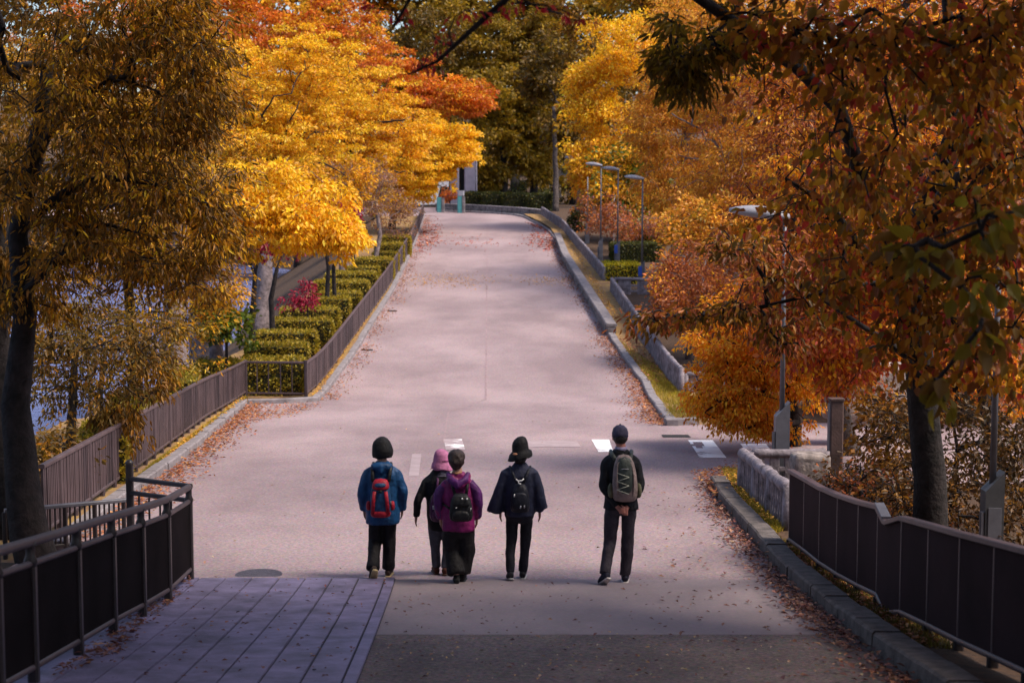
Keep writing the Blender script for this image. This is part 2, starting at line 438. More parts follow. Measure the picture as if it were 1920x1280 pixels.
kerb('straight pale kerb beside the mossy verge below the low stone wall, right edge of the road', KR_mid[::-1], .24, .14, 1.1, M_kerb, 1)
kerb('short kerb stub turning right into the side road mouth', KR_turn, .18, .14, .9, M_kerb, -1)
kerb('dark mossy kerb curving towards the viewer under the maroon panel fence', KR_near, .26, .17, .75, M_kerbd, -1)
kerb('faint low kerb curving along the foot of the far stone wall at the crest', KR_low, .2, .12, 2.2, M_kerb, -1)

# low stone wall along the right edge and the crest wall
def stone_wall(label, pts, h, w, step, m, side, cap=True):
    root = thing('stone_wall', label, 'wall', grounded(pts[0]))
    q = resample(pts, step)
    for i, (a, b) in enumerate(zip(q, q[1:])):
        a, b = grounded(a), grounded(b); d = (b - a).normalized(); a += d * .01; b -= d * .01
        for c in range(2):
            z0 = (-.1 if c == 0 else h * .48); z1 = (h * .47 if c == 0 else h - (.09 if cap else 0)) + random.uniform(-.012, .012)
            o = random.uniform(-.025, .025); k = .025
            pr = [(o, z0), (o, z1 - k), (o + k, z1), (w - k, z1), (w, z1 - k), (w, z0)]
            if side < 0: pr = [(-x, y) for x, y in pr][::-1]
            MB().prism(pr, a + d * (random.uniform(0, .03)), b - d * random.uniform(0, .03)).build('wall_stone', m, root)
        if cap:
            pr = [(-.04, h - .085), (-.045, h - .02), (-.02, h + random.uniform(0, .02)), (w + .02, h), (w + .04, h - .03), (w + .04, h - .085)]
            if side < 0: pr = [(-x, y) for x, y in pr][::-1]
            MB().prism(pr, a, b).build('cap_stone', M_kerb, root)
    return root
stone_wall('low weathered stone edging wall between the road and the planted verge on the right', WR_low, .42, .3, .85, M_wall, -1)
stone_wall('long low stone wall curving along the crest at the head of the road', [grounded(P(x, y, d)) for x, y, d in ((816, 397, 119), (871, 397, 117.8), (976, 409, 113.8), (1016, 414, 111.4))], .56, .35, 1.5, M_wall, -1)
# ================================================================== FENCES
def along(pts, t):
    return pts
def slat_fence(label, pts, h, m_rail, spacing=.1, gap=.2, post_step=1.0, limit=300, indiv_from=0, group=None):
    root = thing('slatted_fence', label, 'fence', grounded(pts[0]), group=group)
    q = resample(pts, .5)
    def rail(z, a, b, name):
        mb = MB(); line = resample(pts, 2.0)
        for p0, p1 in zip(line, line[1:]): mb.bar(grounded(p0, z), grounded(p1, z), a, b)
        mb.build(name, m_rail, root)
    rail(h, .075, .055, 'top_rail'); rail(gap, .05, .05, 'bottom_rail')
    posts = resample(pts, post_step)
    for i, p in enumerate(posts):
        p0, p1 = grounded(p, -.05), grounded(p, gap if i % 2 else h - .02)
        MB().bar(p0, p1, .07, .07).build('post', M_rail, root)
    sl = resample(pts, spacing); rest = MB(); n = 0
    for i, (a, b) in enumerate(zip(sl, sl[1:])):
        d = (b - a).normalized(); c = (a + b) / 2
        a2, b2 = c - d * spacing * .36, c + d * spacing * .36
        o = d.cross(Vector((0, 0, 1))) * random.uniform(-.004, .004)
        zc = lambda p, z: grounded(p, z) + o
        t = .016
        V = []
        nrm = d.cross(Vector((0, 0, 1))).normalized() * t
        for p in (a2, b2):
            for z in (gap + .02, h - .02):
                for s in (-1, 1): V.append(zc(p, z) + nrm * s)
        Fc = [(0, 2, 3, 1), (4, 5, 7, 6), (0, 4, 6, 2), (1, 3, 7, 5), (2, 6, 7, 3), (0, 1, 5, 4)]
        if n < limit:
            mm = M_slat2 if noise.noise(Vector((i * .13, 3.3, 0))) > .22 else M_slat
            MB().add(V, Fc).build('slat', mm, root); n += 1
        else: rest.add(V, Fc)
    if rest.v: tag(rest.build('slats', M_slat, root), None, None, kind='stuff')
    return root
slat_fence('long brown slatted fence climbing the slope beside the stepped hedges', FL_far, .97, M_rust, .1, .17, 1.0, 300)
slat_fence('nearer brown slatted fence, paint blotched dark, running down towards the black fence', FL_near, 1.0, M_rust, .092, .2, .9, 300)

# open barred fence closing the hedge end
a, b = G(461, 748), G(574, 749)
root = thing('barred_fence', 'short open barred fence in front of the nearest clipped hedge', 'fence', grounded(a))
MB().bar(grounded(a, .98), grounded(b, .98), .06, .06).build('top_rail', M_rust, root)
MB().bar(grounded(a, .16), grounded(b, .16), .05, .05).build('bottom_rail', M_rust, root)
for t in (0, .19, .38, .58, .77): MB().bar(grounded(a.lerp(b, t), .16), grounded(a.lerp(b, t), .96), .03, .03).build('bar', M_slat, root)
for p in (a, b): MB().bar(grounded(p, -.05), grounded(p, 1.04), .09, .09).build('post', M_rail, root)

# ---- black fence, lower left, and its return
feet = Gl([(-60, 1372), (0, 1322), (64, 1284), (148, 1232), (213, 1191), (268, 1160), (316, 1130), (357, 1089)])
feet = [feet[0] + (feet[0] - feet[1]) * k for k in (3, 2, 1)] + feet
root = thing('panel_fence', 'black panelled fence with double handrail curving in from the lower left', 'fence', grounded(feet[-1]))
def up(p, h): return grounded(p, h)
H_TOP, H_SEC, H_BOT = 1.03, .875, .135
MB().tube([up(p, H_TOP) for p in feet], .036, 10).build('handrail', M_rail2, root, smooth=True)
MB().tube([up(p, H_SEC) for p in feet], .026, 8).build('panel_rail', M_rail2, root, smooth=True)
MB().tube([up(p, H_BOT) for p in feet], .028, 8).build('bottom_rail', M_rail2, root, smooth=True)
for p in feet:
    MB().bar(up(p, -.05), up(p, H_SEC - .02), .075, .075).build('post', M_blackrail, root)
    MB().loft([(up(p, 0).x, up(p, 0).y, up(p, 0).z + z, r, r) for z, r in ((H_SEC - .03, .036), (H_SEC + .02, .05), (H_SEC + .06, .034), (H_TOP - .03, .034), (H_TOP, .045))], 10).build('post_cap', M_blackrail, root, smooth=True)
for p, q in zip(feet, feet[1:]):
    d = (q - p).normalized() * .045; s = Vector((d.y, -d.x, 0)) * .25
    V = [up(p + d, H_BOT + .02) + s, up(q - d, H_BOT + .02) + s, up(q - d, H_SEC - .02) + s, up(p + d, H_SEC - .02) + s]
    V += [v - s * 2 for v in V]
    MB().add(V, [(0, 1, 2, 3), (7, 6, 5, 4), (0, 4, 5, 1), (3, 2, 6, 7), (1, 5, 6, 2), (0, 3, 7, 4)]).build('panel', M_black, root)
# return rail behind the end post
e = feet[-1]; c = grounded(e); d_e = c.y
ret = thing('return_rail', 'short black double rail behind the end post of the black fence', 'fence', c + Vector((0, .25, 0)))
l = Vector((P(272, 915, 18.9).x, c.y + .9, 0))
for z in (1.0, .84): MB().bar(up(l, z + .03), up(e + Vector((0, .12, 0)), z + .03), .05, .05).build('rail', M_blackrail, ret)
MB().bar(up(l, -.1), up(l, 1.2), .08, .08).build('post', M_blackrail, ret)
MB().ball(up(l, 1.2), .05).build('post_cap', M_blackrail, ret, smooth=True)
for t in (.15, .32, .5, .68): 
    q = l.lerp(e + Vector((0, .12, 0)), t); MB().bar(up(q, .1), up(q, .84), .022, .022).build('baluster', M_blackrail, ret)
# grey topped railing crossing behind it
a, b = P(8, 957, 18.9), P(250, 957, 19.6)
ra = thing('handrail_fence', 'grey topped black railing crossing level behind the black fence and the big left trunk', 'fence', grounded(a))
MB().bar((a.x, a.y, a.z), (b.x, b.y, a.z + .0), .07, .045).build('top_rail', M_steel, ra)
zb = zr(19.2) + .1
MB().bar((a.x, a.y, zb), (b.x, b.y, zb), .04, .04).build('bottom_rail', M_blackrail, ra)
n = 26
for i in range(n + 1):
    p = Vector((a.x, a.y, 0)).lerp(Vector((b.x, b.y, 0)), i / n)
    big = i % 6 == 0
    MB().bar((p.x, p.y, zb - (.25 if big else 0)), (p.x, p.y, a.z - .02), .05 if big else .022, .05 if big else .022).build('post' if big else 'baluster', M_blackrail, ra)

# ---- maroon panel fence, right
ft = [(1480, 1037), (1507, 1058), (1536, 1083), (1569, 1106), (1608, 1129), (1644, 1152), (1688, 1183), (1738, 1209), (1796, 1241), (1860, 1273), (1925, 1306), (2010, 1350), (2120, 1410)]
feet = Gl(ft)
root = thing('panel_fence', 'maroon sheet panel fence with a kinked top rail along the lower right', 'fence', grounded(feet[0]))
drop = [0] * 6 + [-.04, -.04, -.02, 0, 0, 0, 0]
HT, HB = 1.0, .17
def tp(i): return up(feet[i], HT + drop[i] * 0)
def rail_pts(h):
    out = []
    for i, p in enumerate(feet):
        if i == 5:   # the kink
            out.append(up(p, h + .02))
            q = p.lerp(feet[6], .32); out.append(up(q, h - .085)); q = p.lerp(feet[6], .42); out.append(up(q, h - .09))
        else: out.append(up(p, h))
    return out
def flat_rail(pts, name, a, b, m):
    mb = MB()
    for p, q in zip(pts, pts[1:]): mb.bar(p, q, a, b, .15)
    return mb.build(name, m, root)
flat_rail(rail_pts(HT), 'top_rail', .085, .045, M_rust)
mb = MB(); mb.tube(rail_pts(HB), .028, 8); mb.build('bottom_rail', M_rust, root, smooth=True)
for i, p in enumerate(feet):
    MB().bar(up(p, -.06), up(p, HB), .075, .075).build('post', M_blackrail, root)
    MB().bar(up(p, HB), up(p, HT - .02), .028, .03).build('mullion', M_rust, root)
tops, bots = rail_pts(HT - .02), rail_pts(HB + .02)
idx = [0, 1, 2, 3, 4, 5, 8, 9, 10, 11, 12, 13, 14]
for k, (i, j) in enumerate(zip(idx, idx[1:])):
    ring = [bots[m_] for m_ in range(i, j + 1)] + [tops[m_] for m_ in range(j, i - 1, -1)]
    d = (bots[j] - bots[i]); s = Vector((-d.y, d.x, 0)).normalized() * .008
    n = len(ring); V = [v + s for v in ring] + [v - s for v in ring]
    Fc = [tuple(range(n)), tuple(range(2 * n - 1, n - 1, -1))] + [(i_, (i_ + 1) % n, n + (i_ + 1) % n, n + i_) for i_ in range(n)]
    MB().add(V, Fc).build('panel', M_maroon, root)
# bright plate at the kink
q = rail_pts(HT); a, b = q[5], q[6]
MB().bar(a + Vector((0, 0, .035)), b + Vector((0, 0, .035)), .09, .02).build('joint_plate', M_steel, root)

# ---- log-style concrete fences
def log_fence(label, pts, h, picket=.2, post_step=1.3, r=.075, fine=True):
    root = thing('log_fence', label, 'fence', grounded(pts[0]))
    q = resample(pts, post_step)
    for a, b in zip(q, q[1:]):
        n = 6; pp = [up(a.lerp(b, k / n), h) + Vector((random.uniform(-.012, .012), 0, random.uniform(-.014, .014))) for k in range(n + 1)]
        MB().tube(pp, [r * random.uniform(.85, 1.12) for _ in pp], 8).build('top_log', M_logc, root, smooth=True)
        for z in (.30, .62):
            MB().bar(up(a, h * z), up(b, h * z), .05, .075).build('middle_rail', M_logc, root)
        m = max(2, int((b - a).length / picket)); d = (b - a).normalized(); sd = Vector((d.y, -d.x, 0)) * -.0
        for k in range(m):
            c = a.lerp(b, (k + .5) / m); w_ = (b - a).length / m * .40
            MB().bar(up(c, -.05) , up(c, h - .03), w_ * 1.7, .055, .3).build('picket', M_logc, root)
    for p in q: MB().tube([up(p, -.1), up(p, h * .5), up(p, h + .03)], [r, r * 1.05, r * .9], 8).build('post', M_logc, root, smooth=True)
    return root
log_fence('weathered log style fence on the far right, climbing to the crest', FR_far, .74, .22, 1.9)
log_fence('weathered log style fence half hidden by the rusty shrub, right of the verge', FR_mid, .74, .2, 1.6)
log_fence('near grey log style fence butting against the maroon panel fence', FR_near, .62, .17, 1.15, .085)
a = FR_mid[0]; log_fence('short return of log rails in front of the yellow green hedge', [a + Vector((.12, .05, 0)), a + Vector((1.75, .1, 0))], .72, .6, 1.6)
a = FR_mid[-1]; log_fence('short return of log rails at the low end of the middle fence', [a + Vector((.12, .05, 0)), a + Vector((1.6, .3, 0))], .6, .5, 1.5)
a = FR_near[0]; log_fence('grey log rails crossing behind the near lamp base', [a + Vector((.14, .02, 0)), a + Vector((1.25, .1, 0))], .62, .2, 1.1, .075)

# ================================================================== LAMPS, POSTS, SIGNS
def lamp(label, px, ytop, d, yaw=0, blue=False, base_h=1.25, head=True, group='tall grey street lamps', head_len=.82, bm=None):
    t = P(px, ytop, d); z0 = T(t.x, t.y) + .02
    root = thing('street_lamp', label, 'street lamp', (t.x, t.y, z0), group=None)
    H = t.z - z0; o = Vector((t.x, t.y, z0))
    MB().tube([o + Vector((0, 0, base_h - .3)), o + Vector((0, 0, H - .05))], [.04, .03], 8).build('pole', M_steel, root, smooth=True)
    w2 = .105
    V = [(-w2, -w2, -.1), (w2, -w2, -.1), (w2, w2, -.1), (-w2, w2, -.1), (-w2, -w2, base_h - .22), (w2, -w2, base_h), (w2, w2, base_h), (-w2, w2, base_h - .22)]
    V = [o + Vector(v) for v in V]
    b = MB().add(V, [(0, 1, 5, 4), (1, 2, 6, 5), (2, 3, 7, 6), (3, 0, 4, 7), (4, 5, 6, 7)]).build('base_box', bm or M_steel, root)
    MB().bar(o + Vector((-.13, -.07, -.1)), o + Vector((-.13, -.07, base_h - .45)), .05, .05).build('cable_duct', M_steel, root)
    MB().bar(o + Vector((.0, -w2 - .006, .25)), o + Vector((.0, -w2 - .006, .65)), .15, .012).build('hatch', M_steel, root)
    if blue: MB().bar(o + Vector((-.09, -w2 - .02, base_h - .62)), o + Vector((-.09, -w2 - .02, base_h - .22)), .16, .02).build('blue_plate', M_blue, root)
    if head:
        V = []; n, m = 12, 9; mb = MB(); hz = o + Vector((0, 0, H))
        rings = []
        for i in range(m):
            u = i / (m - 1); x = .06 - head_len * u
            wd = .19 * math.sin(math.pi * min(.985, max(.06, (u * .86 + .12)))) ** .7
            th = .13 * math.sin(math.pi * min(.98, max(.08, u * .8 + .12))) ** .8
            rings.append([(x, wd * math.cos(2 * math.pi * k / n), th * math.sin(2 * math.pi * k / n) * (1.0 if math.sin(2 * math.pi * k / n) > 0 else .45) + .10 * u) for k in range(n)])
        V = [hz + Vector((math.cos(yaw) * p[0] - math.sin(yaw) * p[1], math.sin(yaw) * p[0] + math.cos(yaw) * p[1], p[2])) for r in rings for p in r]
        Fc = [(i * n + j, i * n + (j + 1) % n, (i + 1) * n + (j + 1) % n, (i + 1) * n + j) for i in range(m - 1) for j in range(n)] + [tuple(range(n - 1, -1, -1)), tuple(range((m - 1) * n, m * n))]
        mb.add(V, Fc); hd = mb.build('lamp_head', M_lamp, root, smooth=True)
        MB().tube([hz + Vector((0, 0, -.07)), hz + Vector((0, 0, .04))], .045, 8).build('collar', M_steel, root, smooth=True)
    return root
lamp('nearest street lamp of the three beside the log fence, blue plate on its base', 1205, 336, 67, blue=True)
lamp('street lamp with a blue plate on its base, behind the bright yellow green hedge', 1159, 319, 77, blue=True)
lamp('street lamp without a plate, farthest left of the three clear lamps beside the log fence', 1127, 311, 78.5)
lamp('thin lamp post with its head lost in leaves, beside the dark round shrub', 1102, 330, 90, head=False)
lamp('lamp post at the crest on the right, head among yellow leaves by the orange trunk', 1081, 298, 104)
lamp('near street lamp by the grey log fence, head showing among red leaves', 1472, 408, 24.0, base_h=1.36, head_len=.9)
lamp('lamp post with slanted base coloured for shade, at the far right behind the maroon fence', 1876, 388, 17.6, base_h=1.05, head_len=.9, bm=M_steel2)
lamp('slim lamp post standing right of the lavender pillar behind the crest wall', 892, 300, 121)
lamp('pole showing through orange foliage right of the three clear lamps', 1260, 372, 72, head=False)

# brown square post and rough stone by the near log fence
p = P(1565, 905, 24.2); z0 = T(p.x, p.y)
root = thing('square_post', 'brown square timber post beside the pale rough stone', 'post', (p.x, p.y, z0))
o = Vector((p.x, p.y, z0)); M_wood = mat('brown_timber', (.10, .06, .055), .7, .3, 3, .3, 30)
hh = P(1565, 748, 24.2).z - z0
MB().bar(o + Vector((0, 0, -.1)), o + Vector((0, 0, hh)), .2, .2, .1).build('shaft', M_wood, root)
MB().bar(o + Vector((0, 0, hh)), o + Vector((0, 0, hh + .03)), .23, .23, .1).build('cap', M_wood, root)
MB().bar(o + Vector((-.105, 0, .3)), o + Vector((-.105, 0, hh - .05)), .012, .16, .1).build('side_board', M_steel, root)
def boulder(label, px, py, d, r, m, seed):
    p = P(px, py, d); me = bpy.data.meshes.new('boulder'); bm = bmesh.new(); bmesh.ops.create_icosphere(bm, subdivisions=4, radius=1)
    for v in bm.verts:
        n = v.co.normalized(); q = Vector([math.copysign(abs(c) ** .3, c) for c in n])
        k = 1 + .10 * noise.noise(q * 1.3 + Vector((seed, 0, 0))) + .07 * noise.noise(q * 4 + Vector((seed, 0, 0)))
        v.co = Vector((q.x * r[0], q.y * r[1], q.z * r[2])) * k * .8
    bm.to_mesh(me); bm.free(); me.polygons.foreach_set('use_smooth', [True] * len(me.polygons))
    return tag(obj('boulder', me, m, None, p), label, 'stone')
M_pale = mat('pale_rough_stone', (.38, .32, .30), .9, .35, 5, 1.0, 14)
boulder('pale cracked squared stone behind the maroon fence, left of the brown square post', 1518, 882, 23.4, (.33, .3, .34), M_pale, 1.3)
boulder('grey rock face behind the leaning trunk in the red foliage', 1620, 735, 31, (1.0, .6, .75), M_pale, 4.4)

# teal bollard signs, pillar and the rest at the crest
for lab, px, d in (('teal sided bollard at the far left end of the crest wall', 827, 117.2), ('taller teal sided bollard in front of the lavender pillar', 865.5, 116.4)):
    p = grounded(P(px, 397, d)); root = thing('bollard', lab, 'bollard', p)
    hh = 1.05 if px < 850 else 1.2
    MB().bar(p + Vector((.14, 0, -.1)), p + Vector((.14, 0, hh)), .22, .4, .15).build('stone_side', M_wall, root)
    MB().bar(p + Vector((-.13, -.03, -.1)), p + Vector((-.13, -.03, hh + .04)), .34, .3, .12).build('teal_face', M_teal, root)
    if px > 850: MB().bar(p + Vector((-.05, 0, hh + .05)), p + Vector((-.05, 0, hh + .42)), .5, .4, .2).build('white_cap', M_lamp, root)
pl = P(869.5, 375, 127); z0 = T(pl.x, pl.y); root = thing('pillar', 'tall lavender grey pillar half hidden by the yellow tree at the crest', 'pillar', (pl.x, pl.y, z0))
for dx, w_ in ((-.72, .72), (.56, 1.0)): MB().bar((pl.x + dx, pl.y, z0 - .3), (pl.x + dx, pl.y, z0 + 4.6), w_, 1.0, .08).build('shaft', M_lav, root)
MB().bar((pl.x - .14, pl.y + .2, z0 - .3), (pl.x - .14, pl.y + .2, z0 + 4.6), .34, .5, .05).build('recess', M_dark, root)
MB().bar((pl.x, pl.y, z0 + 4.6), (pl.x, pl.y, z0 + 4.9), 2.5, 1.2, .1).build('cap', M_lav, root)
sg = P(834, 344, 122); root = thing('sign', 'small white square sign on a pole above the left bollard', 'sign', (sg.x, sg.y, zr(sg.y)))
MB().bar((sg.x, sg.y, zr(sg.y)), (sg.x, sg.y, sg.z + .1), .07, .07).build('pole', M_steel, root)
MB().bar((sg.x, sg.y - .05, sg.z - .25), (sg.x, sg.y - .05, sg.z + .22), .62, .03, .05).build('plate', M_white, root)
wp = P(812, 378, 124); root = thing('sheeting', 'bright white sloping canopy showing past the yellow leaves left of the bollards', 'sheeting', (wp.x, wp.y, zr(wp.y)))  # white slab put in for a pale patch of unknown kind
V = [(-1.4, 0, .0), (.25, 0, .05), (1.0, 0, 3.2), (-.2, 0, 3.2)]; V = [Vector(v) + Vector((wp.x, wp.y, zr(wp.y) + .2)) for v in V]; V += [v + Vector((-.1, 1.6, .4)) for v in V]
MB().add(V, [(0, 1, 2, 3), (7, 6, 5, 4), (0, 4, 5, 1), (1, 5, 6, 2), (2, 6, 7, 3), (3, 7, 4, 0)]).build('sheet', M_white, root)
MB().bar((wp.x - 1.2, wp.y + .1, zr(wp.y) - .1), (wp.x - 1.2, wp.y + .1, zr(wp.y) + .3), .1, .1).build('foot', M_steel, root)

# ================================================================== ROAD MARKINGS AND COVERS
def paint_mat(nm='worn_paint', thr=.36):
    m = bpy.data.materials.new(nm); m.use_nodes = True; n = m.node_tree.nodes; L = m.node_tree.links
    b = n['Principled BSDF']; b.inputs['Roughness'].default_value = .7
    tc = n.new('ShaderNodeTexCoord'); t = n.new('ShaderNodeTexNoise'); t.inputs['Scale'].default_value = 1.6; t.inputs['Detail'].default_value = 8; t.inputs['Roughness'].default_value = .7
    L.new(tc.outputs['Object'], t.inputs['Vector'])
    r = n.new('ShaderNodeValToRGB'); r.color_ramp.elements[0].position = thr; r.color_ramp.elements[1].position = thr + .1
    r.color_ramp.elements[0].color = (.30, .235, .25, 1); r.color_ramp.elements[1].color = (.86, .86, .88, 1)
    L.new(t.outputs['Fac'], r.inputs['Fac']); L.new(r.outputs[0], b.inputs['Base Color']); return m
M_paint = paint_mat(); M_paint2 = paint_mat('mostly_worn_paint', .5)
M_faint = mat('faded_paint', (.345, .272, .288), .8, .12, 3, .2, 50)
def decal(label, pts, m, h=.005, name='road_marking', cat='road marking', div=4, hole=None):
    q = Gl(pts); c = sum((Vector(p) for p in q), Vector()) / 4; c = grounded(c)
    rows = [[grounded(q[0].lerp(q[1], i / div).lerp(q[3].lerp(q[2], i / div), j / div), h) - c for i in range(div + 1)] for j in range(div + 1)]
    o = sheet(name, rows, m); o.location = c
    if hole:
        bm_ = bmesh.new(); bm_.from_mesh(o.data); bm_.faces.ensure_lookup_table()
        bmesh.ops.delete(bm_, geom=[f for k_, f in enumerate(bm_.faces) if (k_ % div, k_ // div) in hole], context='FACES'); bm_.to_mesh(o.data); bm_.free()
    return tag(o, label, cat)
decal('worn white square of paint near the pink hat, left of the road middle', [(836, 843), (872, 843), (866, 823), (832, 823)], M_paint2)
decal('worn white square of paint just left of the capped man', [(1122, 847), (1150, 847), (1142, 824), (1109, 824)], M_paint)
decal('white paint block in the side road mouth, its middle worn away', [(1312, 858), (1362, 858), (1336, 825), (1290, 825)], M_paint, div=8, hole={(1, 4), (2, 4), (0, 5), (1, 5), (2, 5), (3, 5), (1, 6), (2, 6), (3, 6)})
decal('white paint block partly behind the grey log fence', [(1402, 850), (1450, 850), (1436, 832), (1388, 832)], M_paint)
decal('faded line running towards the viewer, between the blue jacket and the pink hat', [(766, 893), (785, 893), (790, 851), (773, 851)], M_faint)
decal('faint pale bar of old paint across the middle of the road', [(990, 838), (1090, 838), (1080, 826), (990, 826)], M_faint)
decal('narrow dark drain slot at the mouth of the side road', [(1243, 820), (1296, 820), (1290, 815), (1240, 815)], M_dark, .006, 'drain', 'drain')
M_iron = mat('dull_iron', (.075, .065, .085), .6, .2, 20, .4, 60)
for lab, px, py, w_ in (('small drain slot by the left kerb, lower one', 688, 656, 11), ('small drain slot by the left kerb, upper one', 735, 583, 9)):
    decal(lab, [(px - w_, py + 1.3), (px + w_, py + 1.3), (px + w_, py - 1.3), (px - w_, py - 1.3)], M_dark, .006, 'drain', 'drain')
p = G(485, 1077); me = MB(); me.loft([(0, 0, 0, .26, .26), (0, 0, .008, .26, .26), (0, 0, .010, .24, .24)], 28)
tag(obj('manhole_cover', me.mesh('manhole_cover'), M_iron, None, grounded(p)), 'round dull manhole cover just beyond the plank pavement', 'manhole cover')
# paving seams along the road: shallow dark grooves laid as narrow strips
M_seam = mat('road_seam', (.29, .205, .22), .9, .2, 4)
def seam(label, pts, w_):
    q = [p for p in resample(Gl(pts), 2.0)]
    rows = [[grounded(p + Vector((s * w_, 0, 0)), .004) for s in (-1, 1)] for p in q]
    o = sheet('road_seam', rows, M_seam); return tag(o, label, 'road seam', kind='structure')
seam('seam', [(911, 750), (912, 620), (913, 480), (914, 420)], .022)
seam('seam', [(832, 830), (840, 772), (911, 748)], .018)
# ================================================================== TREES
PAL = dict(
 yellow=[(.90, .53, .014, 4), (.82, .42, .010, 3), (.92, .62, .05, 2), (.64, .28, .010, 1)],
 gold=[(.78, .38, .012, 3), (.66, .29, .012, 3), (.84, .50, .02, 2), (.44, .19, .014, 2)],
 orange=[(.62, .16, .012, 3), (.55, .11, .010, 3), (.66, .25, .02, 2), (.40, .08, .012, 1)],
 cypress=[(.68, .30, .025, 3), (.58, .22, .02, 3), (.74, .40, .04, 2), (.42, .15, .02, 2)],
 rust=[(.42, .12, .035, 3), (.34, .09, .03, 3), (.52, .17, .03, 2), (.24, .08, .04, 2)],
 ember=[(.86, .31, .012, 3), (.82, .39, .015, 3), (.74, .19, .012, 2), (.86, .50, .02, 1)],
 pinkred=[(.62, .16, .03, 3), (.54, .085, .04, 2), (.68, .26, .02, 3), (.36, .09, .03, 2)],
 olive=[(.27, .165, .010, 4), (.36, .21, .012, 3), (.19, .125, .010, 3), (.46, .26, .014, 1)],
 bronze=[(.22, .098, .010, 3), (.16, .078, .010, 3), (.11, .062, .010, 2), (.32, .15, .010, 3), (.42, .17, .010, 1)],
 darkolive=[(.135, .078, .010, 3), (.10, .062, .010, 3), (.19, .10, .012, 2)],
 wine=[(.34, .10, .016, 3), (.20, .065, .014, 2), (.44, .18, .012, 4), (.46, .05, .03, 1), (.20, .11, .012, 3), (.52, .25, .012, 2)],
 crimson=[(.33, .015, .05, 3), (.24, .010, .035, 3), (.42, .03, .05, 1)],
 green=[(.09, .13, .012, 3), (.14, .17, .015, 2), (.06, .09, .012, 2), (.40, .28, .015, 1)],
 dkgreen=[(.045, .055, .012, 3), (.07, .075, .014, 2), (.14, .11, .012, 1)],
 lime=[(.42, .34, .012, 3), (.33, .29, .012, 3), (.52, .38, .015, 2), (.2, .19, .012, 1)],
 hedge=[(.38, .28, .022, 3), (.28, .21, .018, 3), (.46, .31, .03, 2), (.17, .14, .014, 2)],
 hedgeside=[(.11, .085, .014, 3), (.16, .11, .016, 2), (.07, .06, .012, 3)],
 dusk=[(.30, .17, .10, 3), (.36, .20, .09, 2), (.28, .13, .12, 2), (.42, .2, .04, 2)],
 redleaf=[(.50, .015, .03, 3), (.42, .03, .02, 2), (.36, .05, .012, 1)],
)
def pick(pal, n, jit=.14, clump=None):
    p = np.array(PAL[pal] if isinstance(pal, str) else pal, float); wts = p[:, 3] / p[:, 3].sum()
    i = rng.choice(len(p), n, p=wts); c = p[i, :3]
    return np.clip(c * (1 + rng.normal(0, jit, (n, 1))) * (1 + rng.normal(0, jit * .3, (n, 3))), .003, .95)
def unit(v): return v / np.maximum(1e-9, np.linalg.norm(v, axis=1, keepdims=True))
def leaf_arrays(C, A, Nn, L, W, tint, kind='rhomb', fold=.18):
    """leaves at C, along A, facing Nn"""
    n = len(C); B = unit(np.cross(A, Nn)); Nn = unit(np.cross(B, A))
    L = L.reshape(-1, 1); W = W.reshape(-1, 1)
    if kind == 'rhomb':
        V = np.stack([C, C + A * L * .45 + B * W * .5 + Nn * W * fold, C + A * L - Nn * L * .1, C + A * L * .45 - B * W * .5 + Nn * W * fold], 1).reshape(-1, 3)
        T = np.array([[0, 1, 2], [0, 2, 3]])
        T = (T[None] + (np.arange(n) * 4)[:, None, None]).reshape(-1, 3); k = 4
    else:      # six-point leaf with a bent tip
        V = np.stack([C, C + A * L * .3 + B * W * .5 + Nn * W * fold, C + A * L * .68 + B * W * .38 + Nn * (W * fold - L * .05), C + A * L - Nn * L * .16,
                      C + A * L * .68 - B * W * .38 + Nn * (W * fold - L * .05), C + A * L * .3 - B * W * .5 + Nn * W * fold], 1).reshape(-1, 3)
        T = np.array([[0, 1, 2], [0, 2, 3], [0, 3, 4], [0, 4, 5]])
        T = (T[None] + (np.arange(n) * 6)[:, None, None]).reshape(-1, 3); k = 6
    return V, T, np.repeat(tint, k, 0)
def tubes_np(E, sides=5):
    """E: rows of (p0, p1, r0, r1)"""
    P0 = np.array([e[0] for e in E], float); P1 = np.array([e[1] for e in E], float); r0 = np.array([e[2] for e in E]); r1 = np.array([e[3] for e in E])
    D = unit(P1 - P0); ref = np.where(np.abs(D[:, 2:3]) < .9, np.array([[0, 0, 1.]]), np.array([[1., 0, 0]]))
    A = unit(np.cross(D, ref)); B = np.cross(D, A); n = len(E)
    t = np.arange(sides) * 2 * np.pi / sides; c, s = np.cos(t), np.sin(t)
    ring = A[:, None] * c[None, :, None] + B[:, None] * s[None, :, None]
    V = np.concatenate([P0[:, None] + ring * r0[:, None, None], P1[:, None] + ring * r1[:, None, None]], 1).reshape(-1, 3)
    j = np.arange(sides); Q = np.stack([j, (j + 1) % sides, sides + (j + 1) % sides, sides + j], 1)
    Fq = (Q[None] + (np.arange(n) * 2 * sides)[:, None, None]).reshape(-1, 4)
    return V, Fq
NT = [0, 0]; LIMB = {}
CLEAR = [(1400, 394, 1450, 420, 24.0), (855, 312, 884, 372, 119), (819, 338, 846, 398, 116), (884, 300, 898, 384, 119)]      # kept pruned: the lamp head shows here
def seen(Q):
    d = Q[:, 1] * cp - Q[:, 2] * sp_; d = np.maximum(d, .1)
    return 960 + F * Q[:, 0] / d, 640 - F * (Q[:, 1] * sp_ + Q[:, 2] * cp) / d, d
